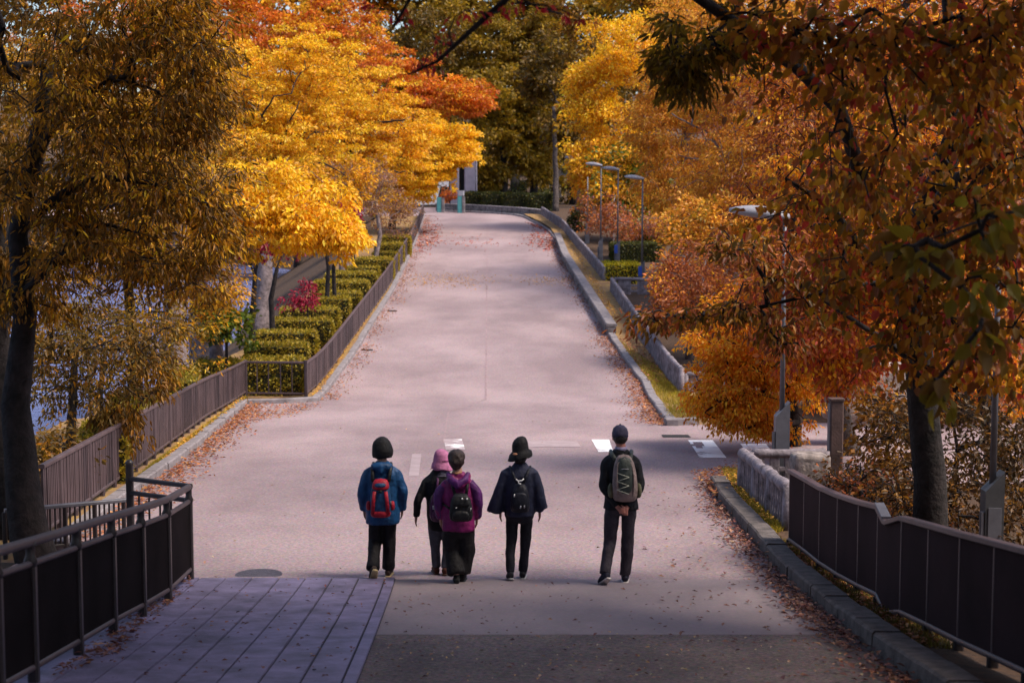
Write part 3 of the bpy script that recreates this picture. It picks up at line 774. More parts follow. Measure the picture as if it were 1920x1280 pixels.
def tree(label, base, trunk, blobs, leaf=(.16, .09), per=70, clump=(.55, .30), pal='yellow', bark=None, droop=.2, up=.6, kind='rhomb',
         name='tree', cat='tree', group=None, pal2=None, mix=.0, twig=.008, sides=5, gap=-.25, seed=1, shell=.5, wob=.25, bent=.35, root_flare=1.25, limbs=(), hero=0):
    """trunk: pixel/distance/radius way-points; blobs: (px, py, d, rx px, ry px, depth m, clumps) of the crown"""
    global rng
    rng = np.random.default_rng(seed * 101 + 5); random.seed(seed * 13 + 1)
    if base is None: b = None
    else:
        px, d = base; q = P(px, 640, d); b = Vector((q.x, q.y, T(q.x, q.y) - .12))
    tp = []
    for t in trunk:
        v = P(t[0], t[1], t[2]) if not isinstance(t[0], Vector) else t[0]
        tp.append((v, t[-1]))
    if b is not None: tp = [(b, tp[0][1] * root_flare)] + tp
    root = thing(name, label, cat, tp[0][0], group=group); O = np.array(tp[0][0])
    # resample the trunk with a little wander
    pts, rad = [], []
    for (p, r0), (q, r1) in zip(tp, tp[1:]):
        n = max(2, int((q - p).length / .45)); n = min(n, 14)
        for k in range(n):
            t = k / n; s = p.lerp(q, t)
            wv = Vector((noise.noise(s * .8 + Vector((seed, 0, 0))), noise.noise(s * .8 + Vector((0, seed, 9))), 0)) * wob * min(.6, (r0 + r1)) * (0 if (k == 0 and not pts) else 1)
            pts.append(s + wv); rad.append(r0 + (r1 - r0) * t)
    pts.append(tp[-1][0]); rad.append(tp[-1][1])
    nodes = [np.array(p) for p in pts]; par = [-1] + list(range(len(pts) - 1)); ntr = len(pts)
    nl = 0
    for lb in limbs:      # limbs that show: way-points grown out of the trunk
        lp = [P(t[0], t[1], t[2]) for t in lb]; lr = [t[3] for t in lb]; q = resample(lp, .35); prev = int(np.argmin([np.linalg.norm(np.array(lp[0]) - m_) for m_ in nodes[:ntr]]))
        fr = [lr[0] + (lr[-1] - lr[0]) * k_ / max(1, len(q) - 1) for k_ in range(len(q))]
        q = [s_ + Vector((noise.noise(s_ * 1.7 + Vector((seed, 3, 0))), 0, noise.noise(s_ * 1.7 + Vector((0, seed, 0))))) * .09 for s_ in q]
        mbl = LIMB.setdefault(label, MB()); mbl.tube([Vector(nodes[prev])] + q, [fr[0]] + fr, 7)
        for s_ in q: nodes.append(np.array(s_)); par.append(prev); prev = len(nodes) - 1
    ntr0, ntr = ntr, len(nodes)
    # clump centres
    C = []; 
    for bl in blobs:
        px, py, d, rx, ry, rd, n = bl[:7]
        c = np.array(P(px, py, d)) if px is not None else np.array(py)
        ax = np.array([rx * d / F, rd, ry * d / F]) if px is not None else np.array([rx, rd, ry])
        k = 0; tries = 0
        while k < n and tries < n * 12:
            tries += 1
            v = rng.normal(size=3); v /= np.linalg.norm(v); v *= rng.random() ** (shell * .66) * (rng.uniform(1.1, 1.6) if rng.random() < .26 else 1)
            q = c + v * ax
            if noise.noise(Vector(q) * (1.1 / max(.5, min(ax))) * 1.3 + Vector((seed, seed, 0))) < gap: continue
            if q[2] < zr(q[1]) + .1: continue
            C.append(q); k += 1
    C = np.array(C); top = nodes[-1]
    # limbs: every clump hangs on the nearest wood already grown
    start = max(1, int(ntr0 * .35))
    order = np.argsort(np.linalg.norm(C - np.array(nodes[min(ntr0 - 1, int(ntr0 * .8))]), axis=1))
    arr = np.zeros((ntr + 4 * len(C) + 4, 3)); arr[:ntr] = nodes; cnt = ntr; par = par + [0] * (4 * len(C) + 4)
    depth = np.zeros(len(arr)); 
    allow = np.ones(len(arr), bool); allow[:start] = False
    for ci in order:
        c = C[ci]; df = c - arr[:cnt]; dist = np.linalg.norm(df, axis=1) + depth[:cnt] * .25 + np.where(df[:, 2] < -.2, .35 * np.abs(df[:, 2]), 0)
        dist[~allow[:cnt]] = 1e9
        i = int(np.argmin(dist)); p0 = arr[i]; L = np.linalg.norm(c - p0)
        m = 1 if L < .4 else (2 if L < 1.0 else 4); prev = i
        perp = rng.normal(size=3) * L * .10
        for k in range(1, m + 1):
            t = k / m; s = p0 + (c - p0) * t + np.array([0, 0, bent * L * .5 * math.sin(math.pi * t)]) * (1 if droop > 0 else .3) + perp * math.sin(math.pi * t)
            arr[cnt] = s; par[cnt] = prev; depth[cnt] = depth[prev] + L / m; prev = cnt; cnt += 1
    load = np.zeros(cnt); 
    leafn = np.ones(cnt, bool)
    for k in range(cnt - 1, 0, -1):
        if load[k] == 0: load[k] = 1
        load[par[k]] += load[k]
    rmax = rad[-1] if rad[-1] > .02 else .04
    rr = np.minimum(twig * np.maximum(load, 1) ** .46, max(rmax * 1.05, twig))
    E = []
    for k in range(ntr, cnt):
        p = par[k]; r1 = rr[k]; r0 = min(max(rr[k], rr[p] if p >= ntr else rr[k] * 1.3), rr[k] * 1.7)
        E.append((arr[p], arr[k], r0, r1))
    bark = bark or M_bark
    mb = MB(); mb.tube([Vector(p) for p in arr[:ntr0]], rad, 10 if rad[0] > .06 else 7)
    mb.build('trunk', bark, root, smooth=True)
    if E:
        V, Q = tubes_np(E, sides)
        NT[0] += len(Q) * 2
        tag(obj('limbs', mesh_np('limbs', V - O, Q), bark, root), None, None, kind='stuff')
    if label in LIMB: tag(LIMB[label].build('main_limbs', bark, root, smooth=True), None, None, kind='stuff')
    # leaves
    NC = len(C); cn = rng.normal(1, .18, NC).clip(.5, 1.5)
    num = np.maximum(4, (per * cn)).astype(int); idx = np.repeat(np.arange(NC), num); n = len(idx)
    g = rng.normal(size=(n, 3)); g = unit(g) * (rng.random((n, 1)) ** .45)
    cs = rng.uniform(.7, 1.25, (NC, 1))[idx]
    off = g * np.array([clump[0], clump[0], clump[1]]) * cs
    off[:, 2] -= droop * (off[:, 0] ** 2 + off[:, 1] ** 2) / max(.05, clump[0])
    Cn = C[idx] + off
    ctr = C.mean(0)
    A = unit(unit(off) * .8 + unit(C[idx] - ctr + 1e-6) * .4 + rng.normal(0, .5, (n, 3)) + np.array([0, 0, -droop * 1.6]))
    Nn = unit(rng.normal(0, .55, (n, 3)) + np.array([0, -.25, up]))
    tint = pick(pal, n)
    if pal2 is not None:
        sel = rng.random(NC)[idx] * .6 + rng.random(n) * .4 < mix; tint[sel] = pick(pal2, int(sel.sum()))
    tint *= rng.normal(1, .10, (NC, 1))[idx].clip(.7, 1.3)
    s = rng.normal(1, .2, n).clip(.55, 1.5)
    X_, Y_, D_ = seen(Cn); ok = np.ones(n, bool)
    for x0, y0, x1, y1, dm in CLEAR: ok &= ~((X_ > x0) & (X_ < x1) & (Y_ > y0) & (Y_ < y1) & (D_ < dm))
    if not ok.all(): Cn, A, Nn, tint, s = Cn[ok], A[ok], Nn[ok], tint[ok], s[ok]; n = len(s)
    if hero:   # the largest leaves of the nearest crowns are separate objects
        vis = np.array([abs((q[0]) / max(.1, q[1])) < .335 and -.335 < (q[2] / q[1]) < .125 for q in Cn])
        dd = np.where(vis, np.linalg.norm(Cn, axis=1) / s, 1e9); sel = np.argsort(dd)[:hero]
        single = []; protos = []
        for t in pick(pal, 10):
            V, Tt, ti = leaf_arrays(np.zeros((1, 3)), np.array([[0, 1., 0]]), np.array([[0, 0, 1.]]), np.array([1.0]), np.array([leaf[1] / leaf[0]]), t[None], 'six')
            me = mesh_np('leaf', V, Tt, ti); me.materials.append(LEAF); protos.append(me)
        for i in sel:
            a, nn = Vector(A[i]), Vector(Nn[i]); x = a.cross(nn).normalized(); nn = x.cross(a)
            Mx = Matrix((x, a, nn)).transposed().to_4x4()
            o = bpy.data.objects.new('leaf', protos[i % 10]); COL.objects.link(o); o.parent = root
            o.matrix_local = Matrix.Translation(Vector(Cn[i] - O)) @ Mx @ Matrix.Scale(leaf[0] * s[i], 4)
        keep = np.ones(n, bool); keep[sel] = False; Cn, A, Nn, tint, s = Cn[keep], A[keep], Nn[keep], tint[keep], s[keep]
    V, Tt, ti = leaf_arrays(Cn - O, A, Nn, leaf[0] * s, leaf[1] * s * rng.uniform(.75, 1.25, len(s)), tint, kind)
    NT[1] += len(Tt)
    tag(obj('crown', mesh_np('crown', V, Tt, ti), LEAF, root), None, None, kind='stuff')
    return root

# ---------------- left bank, far to near
tree('tall orange brown tree at the top left, behind the yellow crowns', (560, 128), [(560, 300, 128, .30), (570, 120, 128, .2)],
     [(520, 60, 128, 170, 95, 5, 90), (650, 90, 128, 100, 90, 5, 60), (430, 30, 128, 120, 80, 5, 50)], (.27, .16), 130, (1.1, .45), 'orange', pal2='gold', mix=.45, seed=2, group=None)
tree('tall yellow brown tree rising between the dark wood and the tall yellow tree', (1230, 125), [(1225, 300, 125, .3), (1230, 60, 125, .15)],
     [(1240, 0, 125, 90, 90, 4, 70), (1200, -60, 126, 90, 60, 4, 50)], (.26, .15), 170, (1.0, .5), 'gold', pal2='olive', mix=.5, seed=39, gap=-.4)
tree('vivid orange maple crown leaning towards the dark wood behind the bright yellow tree', (760, 119), [(770, 330, 119, .22), (800, 240, 118, .14)],
     [(850, 180, 117, 70, 36, 2.5, 50), (780, 190, 118, 60, 40, 2.5, 35), (720, 130, 119, 60, 45, 3, 30), (880, 195, 116, 45, 20, 1.5, 18)], (.22, .13), 130, (.8, .32), 'orange', pal2='ember', mix=.3, seed=3, bark=M_barkd)
tree('brightest yellow tree with a rounded crown reaching over the head of the road', (735, 101), [(745, 330, 101, .2), (770, 280, 100, .12)],
     [(820, 265, 98, 72, 58, 2.6, 140), (760, 310, 98, 75, 50, 2.6, 100), (800, 330, 97, 55, 35, 2, 50), (860, 290, 98, 36, 40, 1.6, 46), (740, 370, 97, 60, 30, 2, 40)], (.16, .09), 130, (.58, .22), 'yellow', seed=4, bark=M_barkd, gap=-.2)
tree('broad golden yellow tree with dark layered limbs in the middle of the left bank', (655, 80), [(655, 400, 80, .26), (650, 250, 80, .18)],
     [(650, 200, 80, 140, 75, 3.4, 190), (560, 180, 80, 90, 80, 3, 100), (700, 280, 79, 110, 60, 2.6, 120), (600, 300, 79, 100, 60, 2.6, 100)], (.145, .078), 105, (.55, .16), 'gold', pal2='yellow', mix=.5, gap=-.08, seed=5, bark=M_barkd, limbs=[[(652, 320, 80, .1), (600, 250, 78, .07), (560, 235, 76.5, .04)], [(650, 280, 80, .1), (700, 230, 78, .07), (760, 225, 76.5, .035)], [(652, 350, 80, .08), (710, 320, 77.5, .05), (760, 322, 76.5, .03)]])
tree('golden tree with bare forked limbs showing, upper left of centre', (480, 66), [(490, 480, 66, .24), (500, 330, 66, .17), (520, 230, 66, .12)],
     [(500, 190, 66, 120, 80, 2.6, 140), (430, 130, 66, 80, 60, 2.6, 76), (560, 250, 65, 110, 60, 2.6, 100), (460, 270, 65, 90, 50, 2.6, 70), (600, 120, 66, 90, 60, 2.6, 70)], (.13, .068), 100, (.48, .14), 'gold', pal2='yellow', mix=.6, gap=-.05, seed=6, bark=M_barkd, limbs=[[(500, 330, 66, .1), (530, 260, 64, .07), (548, 215, 63, .045), (560, 190, 63, .02)], [(515, 290, 66, .09), (490, 215, 63.5, .06), (515, 180, 63, .04), (545, 176, 63, .02)], [(495, 400, 66, .09), (560, 330, 63.5, .06), (600, 300, 63, .04), (650, 330, 63, .02)], [(500, 380, 66, .09), (430, 320, 64, .06), (400, 300, 63.5, .03)]])
tree('sparse dusky mauve brown tree with thin twigs left of the fence top', (700, 74), [(712, 440, 74, .1), (705, 380, 74, .07)],
     [(690, 350, 74, 60, 45, 1.6, 60), (730, 400, 75, 50, 40, 1.4, 40), (660, 330, 74, 40, 30, 1.2, 25)], (.12, .06), 50, (.45, .24), 'dusk', seed=7, twig=.009, bark=M_barkp)
tree('yellow tree with a bent pale trunk, its low fringe glowing over the hedges', (372, 46), [(378, 560, 46, .30), (352, 470, 46, .24), (392, 400, 45.5, .16), (420, 320, 45, .10)],
     [(470, 400, 44, 95, 55, 1.8, 70), (580, 420, 44, 85, 42, 1.4, 60), (520, 350, 44.5, 110, 40, 1.6, 45), (640, 430, 44, 36, 40, .9, 26), (410, 340, 45, 70, 45, 1.6, 30)], (.15, .072), 95, (.42, .2), 'yellow', seed=8, droop=.45, kind='rhomb', bark=M_barkp)
tree('crimson small tree with a thin upright trunk rising from the second hedge', (472, 48), [(472, 600, 48, .09), (478, 520, 48, .07)],
     [(500, 450, 48, 60, 40, 1.0, 30), (450, 400, 48, 40, 30, .8, 12), (560, 370, 50, 50, 25, .9, 16)], (.13, .075), 45, (.36, .2), 'crimson', seed=9, bark=M_barkd)
tree('crimson foliage patch on twin thin trunks beside the eighth hedge', (612, 58), [(616, 500, 58, .075), (606, 440, 58, .05)],
     [(590, 415, 58, 55, 28, 1.0, 34), (640, 400, 58, 30, 22, .8, 12)], (.13, .075), 60, (.36, .2), 'crimson', seed=10, bark=M_barkd)
tree('slim bare trunk leaning right between two hedges, few yellow leaves', (630, 58.5), [(626, 500, 58.5, .07), (650, 455, 58.5, .04)],
     [(655, 450, 58, 25, 18, .6, 10)], (.13, .07), 30, (.3, .2), 'yellow', seed=11, bark=M_barkd)
tree('thin dark trunk beside the crimson tree, rising out of the third hedge', (512, 51), [(508, 560, 51, .085), (520, 500, 51, .06)],
     [(530, 470, 51, 40, 30, .8, 12)], (.13, .07), 22, (.35, .2), 'gold', seed=12, bark=M_barkd)
tree('stout grey trunk by the water left of the third hedge', (490, 56), [(492, 560, 56, .30), (500, 470, 56, .24), (520, 380, 56, .15)],
     [(520, 350, 57, 90, 50, 1.6, 40), (430, 400, 57, 60, 40, 1.4, 22)], (.15, .08), 80, (.5, .22), 'gold', seed=13, bark=M_barkp, root_flare=1.6)
tree('grey trunk with crimson bushes at its foot behind the eighth hedge', (645, 72), [(647, 480, 72, .27), (640, 430, 72, .2)],
     [(640, 330, 72, 80, 40, 1.6, 34)], (.16, .08), 80, (.5, .22), 'gold', seed=14, bark=M_barkp)
tree('pale thick trunk by the moat, its crown hidden in bronze leaves', (330, 41), [(330, 640, 41, .32), (322, 500, 41, .26), (340, 380, 41, .18)],
     [(330, 330, 41, 110, 60, 1.6, 40), (260, 420, 41, 70, 50, 1.4, 24)], (.13, .05), 90, (.45, .22), 'bronze', seed=15, bark=M_barkp)
tree('trunk wrapped in orange leaves and leaning left by the moat', (412, 44), [(402, 640, 44, .19), (380, 560, 44, .16), (368, 480, 44, .12)],
     [(395, 610, 43.6, 24, 36, .4, 14), (340, 420, 44, 60, 30, 1.2, 18)], (.13, .075), 40, (.28, .22), 'ember', seed=16, bark=M_barkp)
tree('green leaved vine bush with yellowing tips at the water edge', (425, 43), [(425, 640, 43, .04), (430, 590, 43, .03)],
     [(425, 600, 43, 40, 42, .7, 32)], (.15, .11), 32, (.3, .22), 'green', name='shrub', cat='shrub', seed=17, bark=M_barkd)
tree('crimson spiky shrub standing in the hedge row', (576, 53.5), [(576, 580, 53.5, .03), (576, 560, 53.5, .02)],
     [(573, 560, 53.3, 30, 12, .5, 16), (578, 535, 53.3, 6, 14, .2, 6), (560, 568, 53.3, 28, 8, .4, 9)], (.13, .055), 22, (.24, .14), 'crimson', name='shrub', cat='shrub', seed=18, bark=M_barkd)
# background beyond the water
for k, (px, py, d, rx, ry, n, pl, lab) in enumerate((
    (330, 300, 150, 190, 150, 100, 'gold', 'hazy gold tree across the moat, seen through the bronze leaves'),
    (120, 260, 150, 190, 190, 100, 'bronze', 'far bronze tree across the moat at the left edge'),
    (560, 400, 140, 90, 60, 50, 'rust', 'low rusty trees across the moat above the water line'),
    (250, 60, 150, 200, 120, 80, 'orange', 'tall orange tree across the moat, upper left'))):
    tree(lab, (px, d), [(px, py + ry * .6, d, .3), (px, py, d, .2)], [(px, py, d, rx, ry, 5, n)], (.34, .2), 110, (1.5, .8), pl, seed=20 + k, gap=-.5)
# ---------------- dark wood beyond the crest
for k, (px, d, pt, blobs, pl, lab) in enumerate((
    (945, 132, .28, [(940, 250, 132, 70, 45, 3, 40), (920, 170, 132, 70, 60, 3, 45), (905, 320, 131, 45, 40, 2, 24)], 'olive', 'dark olive tree directly behind the crest wall, left of the trunk pair'),
    (1000, 136, .3, [(1005, 190, 134, 48, 46, 2.5, 46), (985, 260, 134, 45, 40, 2.5, 36), (1010, 290, 133, 48, 45, 2.5, 36)], 'olive', 'rounded olive crown in the middle of the dark wood'),
    (1042, 118, .2, [(1035, 130, 121, 50, 70, 2.5, 40), (1060, 240, 120, 30, 50, 2, 22)], 'darkolive', 'dark tree with a pale slanting trunk just right of the crest wall bend'),
    (905, 150, .3, [(880, 60, 150, 100, 90, 4, 80), (960, 60, 150, 90, 90, 4, 70)], 'olive', 'tall olive gold tree at the top centre'),
    (1045, 150, .3, [(1060, 60, 150, 90, 90, 4, 70), (1010, 120, 150, 60, 60, 3, 40)], 'bronze', 'tall bronze tree at the top centre right'),
    (850, 145, .3, [(820, 90, 146, 70, 70, 4, 50), (870, 290, 142, 60, 70, 3, 40)], 'darkolive', 'dark tree behind the orange maple and the pillar'),
    (965, 160, .4, [(960, 300, 160, 130, 90, 5, 90)], 'dkgreen', 'deep green tree filling the shade behind the trunks'),
    (1075, 140, .3, [(1090, 300, 140, 60, 80, 4, 50), (1120, 200, 140, 60, 90, 4, 50)], 'darkolive', 'dark tree behind the tall yellow tree on the right'))):
    px0 = px
    tree(lab, (px, d), [(px, 330, d, pt), (px - 4, 200, d, pt * .7)], blobs, (.33, .19), 115, (.95, .5), pl, pal2='olive', mix=.25, seed=40 + k, gap=-.3, bark=M_bark if 'pale' in lab else M_barkd, twig=.014)
for k, (px, py, rx, ry, pl, lab) in enumerate((
    (380, 40, 150, 130, 'bronze', 'tall bronze tree on the rise beyond the moat, upper left'), (620, 20, 150, 120, 'gold', 'tall golden tree on the rise behind the orange crowns, top left of centre'),
    (800, 30, 130, 120, 'olive', 'tall olive tree on the rise behind the orange maple'), (980, 20, 140, 130, 'darkolive', 'tall shaded tree on the rise at the top centre'),
    (1180, 20, 140, 130, 'olive', 'tall olive tree on the rise behind the tall yellow tree'), (1360, 20, 150, 140, 'cypress', 'tall cypress on the rise behind the two nearer ones'), (1600, 60, 200, 160, 'rust', 'tall rusty tree on the rise, upper right'), (80, 60, 190, 160, 'bronze', 'tall bronze tree on the rise at the upper left corner'), (1850, 60, 170, 150, 'rust', 'tall rusty tree on the rise at the upper right corner'))):
    tree(lab, (px, 185), [(px, 220, 185, .4), (px, 60, 185, .25)], [(px, py, 185, rx, ry, 6, 90), (px, py + 130, 183, rx, 80, 5, 50), (px, -60, 187, rx, 80, 5, 90)], (.70, .42), 52, (1.6, .9), pl, seed=120 + k, gap=-.9, bark=M_barkd, twig=.02)
# ---------------- right side, far to near
tree('tall yellow tree with loose leaves leaning over the lamps, right of the dark wood', (1092, 102), [(1090, 360, 102, .26), (1110, 280, 102, .2), (1150, 160, 102, .12)],
     [(1110, 170, 101, 50, 60, 2.5, 60), (1160, 110, 101, 90, 80, 3, 80), (1150, 240, 100, 70, 55, 3, 60), (1100, 300, 100, 45, 40, 2, 30)], (.20, .12), 120, (.75, .45), 'gold', pal2='yellow', mix=.6, seed=60, bark=M_barkp)
tree('dark green tree with yellow leaves behind the heads of the lamps', (1200, 92), [(1195, 400, 92, .2), (1190, 330, 92, .12)],
     [(1180, 350, 92, 70, 55, 2.5, 70), (1230, 400, 90, 50, 50, 2, 40), (1200, 300, 92, 60, 40, 2, 40)], (.21, .13), 90, (.7, .45), 'green', pal2='gold', mix=.5, seed=61, bark=M_barkd)
tree('orange brown cypress with feathery sprays and pale twigs, upper right of the lamps', (1280, 74), [(1275, 440, 74, .3), (1285, 250, 74, .2), (1290, 90, 74, .12)],
     [(1270, 110, 74, 90, 100, 3, 110), (1320, 250, 73, 90, 80, 3, 90), (1230, 230, 74, 50, 80, 2.5, 60), (1260, 340, 73, 70, 50, 2.5, 60)], (.15, .06), 120, (.6, .3), 'cypress', seed=62, bark=M_barkp, droop=.35, twig=.012)
tree('orange brown cypress deeper in the right hand trees, behind the dark leaning limb', (1470, 62), [(1460, 480, 62, .3), (1450, 250, 62, .2)],
     [(1440, 130, 62, 120, 110, 3, 110), (1500, 280, 62, 130, 100, 3, 110), (1400, 330, 61, 90, 70, 2.5, 60)], (.15, .06), 115, (.6, .3), 'cypress', pal2='rust', mix=.3, seed=63, bark=M_barkp, droop=.35, twig=.012)
tree('rusty orange tree filling the far right behind the big dark trunk', (1720, 48), [(1710, 600, 48, .3), (1700, 300, 48, .2)],
     [(1700, 200, 48, 180, 150, 3, 100), (1800, 420, 47, 150, 150, 3, 90), (1620, 420, 47, 120, 110, 2.5, 70), (1870, 120, 48, 120, 150, 3, 50)], (.17, .09), 110, (.6, .32), 'rust', pal2='ember', mix=.35, seed=64, bark=M_barkd)
tree('brownish red shrub of bare twigs behind the three clear lamps', (1150, 86), [(1150, 440, 86, .06), (1155, 410, 86, .04)],
     [(1140, 410, 86, 50, 32, 1.8, 50), (1210, 430, 83, 60, 36, 1.8, 50), (1110, 390, 92, 30, 40, 1.5, 26)], (.14, .08), 40, (.5, .34), 'rust', pal2='dusk', mix=.3, name='shrub', cat='shrub', seed=65, bark=M_barkp, twig=.010)
tree('orange leaved trunk at the crest right of the log fence', (1084, 105), [(1086, 370, 105, .2), (1080, 330, 105, .14)],
     [(1088, 350, 104, 14, 50, .8, 22), (1110, 360, 100, 24, 40, 1, 24)], (.2, .12), 45, (.4, .35), 'ember', seed=66, bark=M_barkp)
tree('reddish brown shrub of fine twigs half hiding the middle log fence', (1290, 50), [(1300, 600, 50, .09), (1295, 540, 50, .06)],
     [(1296, 540, 49, 66, 60, 1.6, 80), (1268, 580, 48.5, 40, 40, 1.2, 36), (1340, 510, 50, 60, 50, 1.6, 50), (1250, 515, 50, 30, 36, 1, 18)], (.11, .055), 55, (.38, .28), 'rust', pal2='ember', mix=.25, seed=67, bark=M_barkp, twig=.008)
tree('golden brown tree behind the rusty shrub and the hidden lamp', (1400, 56), [(1400, 560, 56, .18), (1390, 450, 56, .12)],
     [(1380, 430, 56, 80, 60, 2, 60), (1450, 480, 55, 80, 60, 2, 50), (1300, 430, 57, 60, 50, 2, 36)], (.14, .08), 90, (.5, .3), 'cypress', pal2='olive', mix=.3, seed=68, bark=M_barkd)
tree('bright orange weeping tree with dark tangled limbs beside the side road', (1490, 30.5), [(1492, 800, 30.5, .14), (1478, 740, 30.4, .12), (1450, 690, 30.2, .09)],
     [(1400, 620, 30, 95, 60, 1.0, 95), (1372, 715, 29.8, 55, 50, .9, 60), (1400, 765, 29.6, 85, 40, .9, 60), (1480, 690, 30, 70, 60, .9, 55), (1440, 600, 30.5, 70, 30, .9, 36), (1365, 650, 30, 55, 44, .8, 44), (1325, 745, 29.6, 30, 36, .6, 24), (1440, 800, 29.4, 50, 24, .6, 24), (1530, 640, 30.4, 60, 50, .9, 36)], (.08, .034), 86, (.26, .13), 'ember', pal2='gold', mix=.2, seed=69, bark=M_barkd, droop=.5, bent=.7, twig=.010, gap=-.06, up=.75,
     limbs=[[(1485, 760, 30.4, .06), (1430, 735, 29.6, .05), (1370, 745, 29.2, .035), (1320, 770, 29, .015)], [(1490, 790, 30.4, .06), (1440, 790, 29.4, .045), (1400, 800, 29.0, .02)], [(1478, 740, 30.4, .05), (1510, 690, 29.6, .04), (1540, 640, 29.4, .02)]])
tree('red and orange tree with a leaning grey trunk behind the square post', (1600, 29), [(1585, 800, 29, .2), (1560, 700, 28.8, .16), (1530, 620, 28.5, .1)],
     [(1530, 620, 27, 90, 60, 1.2, 60), (1610, 540, 27.5, 110, 80, 1.2, 70), (1480, 560, 28, 80, 50, 1.2, 44), (1590, 680, 27.5, 60, 50, 1, 34), (1700, 470, 28, 110, 90, 1.2, 56), (1550, 450, 28.5, 90, 60, 1.2, 40)], (.11, .056), 70, (.36, .22), 'pinkred', pal2='ember', mix=.25, seed=70, bark=M_bark, droop=.4)
tree('olive yellow bush behind the maroon fence under the big dark trunk', (1790, 22), [(1790, 900, 22, .04), (1795, 840, 22, .03)],
     [(1820, 830, 21.5, 100, 100, .9, 64), (1880, 900, 20, 60, 100, .7, 34), (1690, 790, 22.5, 60, 50, .8, 20)], (.085, .04), 34, (.3, .24), [(.075, .036, .010, 3), (.11, .05, .010, 2), (.055, .032, .010, 2), (.22, .10, .012, 1)], name='shrub', cat='shrub', seed=71, bark=M_barkd)  # shade of the thicket is put into these leaf tints
tree('golden leaved bush between the square post and the big dark trunk', (1665, 26), [(1665, 840, 26, .035), (1668, 790, 26, .025)],
     [(1665, 790, 25.5, 50, 60, .8, 40), (1640, 850, 25.5, 45, 25, .7, 14)], (.10, .055), 30, (.28, .24), [(.30, .12, .012, 3), (.20, .085, .012, 3), (.42, .2, .014, 1)], name='shrub', cat='shrub', seed=72, bark=M_barkd)  # leaf tints darkened to carry the dense shade here
# near right: big dark trunk and its broad leaves
tree('big dark trunk with broad dusky red and olive leaves, right foreground', (1748, 17.0), [(1742, 900, 17.0, .175), (1728, 740, 16.8, .16), (1705, 560, 16.4, .14), (1720, 420, 16, .13), (1790, 260, 15.2, .11)],
     [(1780, 330, 13.6, 150, 110, 1.0, 46), (1660, 450, 14, 110, 70, .8, 26), (1850, 520, 13, 100, 150, .8, 44), (1730, 160, 14, 140, 70, 1, 28), (1880, 250, 12.5, 100, 190, .8, 44), (1560, 500, 14.4, 100, 50, .7, 16), (1710, 560, 13.8, 70, 90, .5, 26), (1810, 660, 13.4, 120, 60, .7, 24),
      (1460, 400, 15, 80, 40, .6, 9), (1560, 330, 14.6, 90, 50, .7, 12), (None, (4.6, 13.0, 6.3), None, 3.6, 1.5, 4.6, 150), (None, (2.6, 16.0, 6.6), None, 2.4, 1.0, 3.0, 80)],  # world-space blobs: unseen crown added overhead to shade the foreground
     (.088, .052), 20, (.30, .17), 'wine', seed=80, bark=M_barkd, kind='six', droop=.45, up=.4, twig=.006, hero=290, gap=-.02,
     limbs=[[(1712, 540, 16.4, .09), (1620, 470, 15.6, .06), (1540, 380, 15, .035), (1480, 340, 14.8, .015)], [(1720, 420, 16, .08), (1800, 330, 14.6, .06), (1900, 290, 13.4, .04)], [(1730, 700, 16.7, .05), (1640, 620, 16, .03), (1540, 560, 15.6, .014)]])
tree('ember orange tree behind the big dark trunk, glimpsed between its dusky leaves', (1810, 36), [(1810, 800, 36, .2), (1790, 600, 36, .15)],
     [(1700, 560, 36, 120, 110, 1.8, 70), (1830, 640, 35, 120, 120, 1.8, 70), (1560, 470, 36, 90, 80, 1.6, 40), (1900, 480, 35, 90, 120, 1.5, 40)], (.12, .06), 80, (.45, .3), 'rust', pal2='ember', mix=.5, seed=73, bark=M_barkd)
tree('second cypress of dull orange, between the slanting limb and the lamp row', (1370, 66), [(1375, 480, 66, .26), (1385, 260, 66, .16)],
     [(1370, 180, 66, 100, 120, 2.6, 90), (1400, 60, 66, 110, 80, 2.6, 60), (1350, 360, 65, 90, 60, 2.2, 60), (1300, 30, 68, 80, 70, 2.4, 40)], (.15, .06), 115, (.6, .3), 'cypress', pal2='gold', mix=.2, seed=74, bark=M_barkp, droop=.35, twig=.012,
     limbs=[[(1380, 330, 66, .07), (1330, 250, 65, .05), (1260, 215, 64, .025)], [(1380, 250, 66, .06), (1440, 180, 64.5, .04), (1520, 150, 64, .02)], [(1380, 380, 66, .05), (1320, 300, 64, .035), (1270, 290, 63.5, .018)]])
tree('dark overhanging limb slanting across the upper right, with sparse dark leaves', None, [(P(1700, 560, 16.3), .07), (P(1570, 205, 13.6), .062), (P(1500, 130, 13.0), .056), (P(1400, 60, 12.4), .048), (P(1300, -10, 12), .04), (P(1200, -60, 11.6), .025)],
     [(1600, 100, 12, 120, 90, .7, 40), (1600, 300, 12.6, 80, 70, .5, 22), (1740, 90, 12, 110, 80, .7, 36), (1480, 40, 12, 90, 50, .5, 20), (1880, 60, 11.5, 70, 80, .6, 26)], (.085, .05), 16, (.28, .16), 'wine', seed=81, bark=M_barkd, kind='six', droop=.5, up=.35, twig=.006, cat='branch', name='limb')
tree('dark green drooping leaf cluster at the upper right, beside the slanting limb', None, [(P(1420, -60, 13), .03), (P(1380, 20, 12.8), .022), (P(1310, 100, 12.6), .012)],
     [(1310, 95, 12.7, 62, 80, .4, 46), (1262, 125, 12.7, 26, 50, .3, 14), (1370, 60, 12.8, 50, 60, .4, 20)], (.085, .024), 26, (.19, .09), 'darkolive', pal2='olive', mix=.45, gap=-.05, seed=82, bark=M_barkd, kind='six', droop=.45, name='branch', cat='branch')
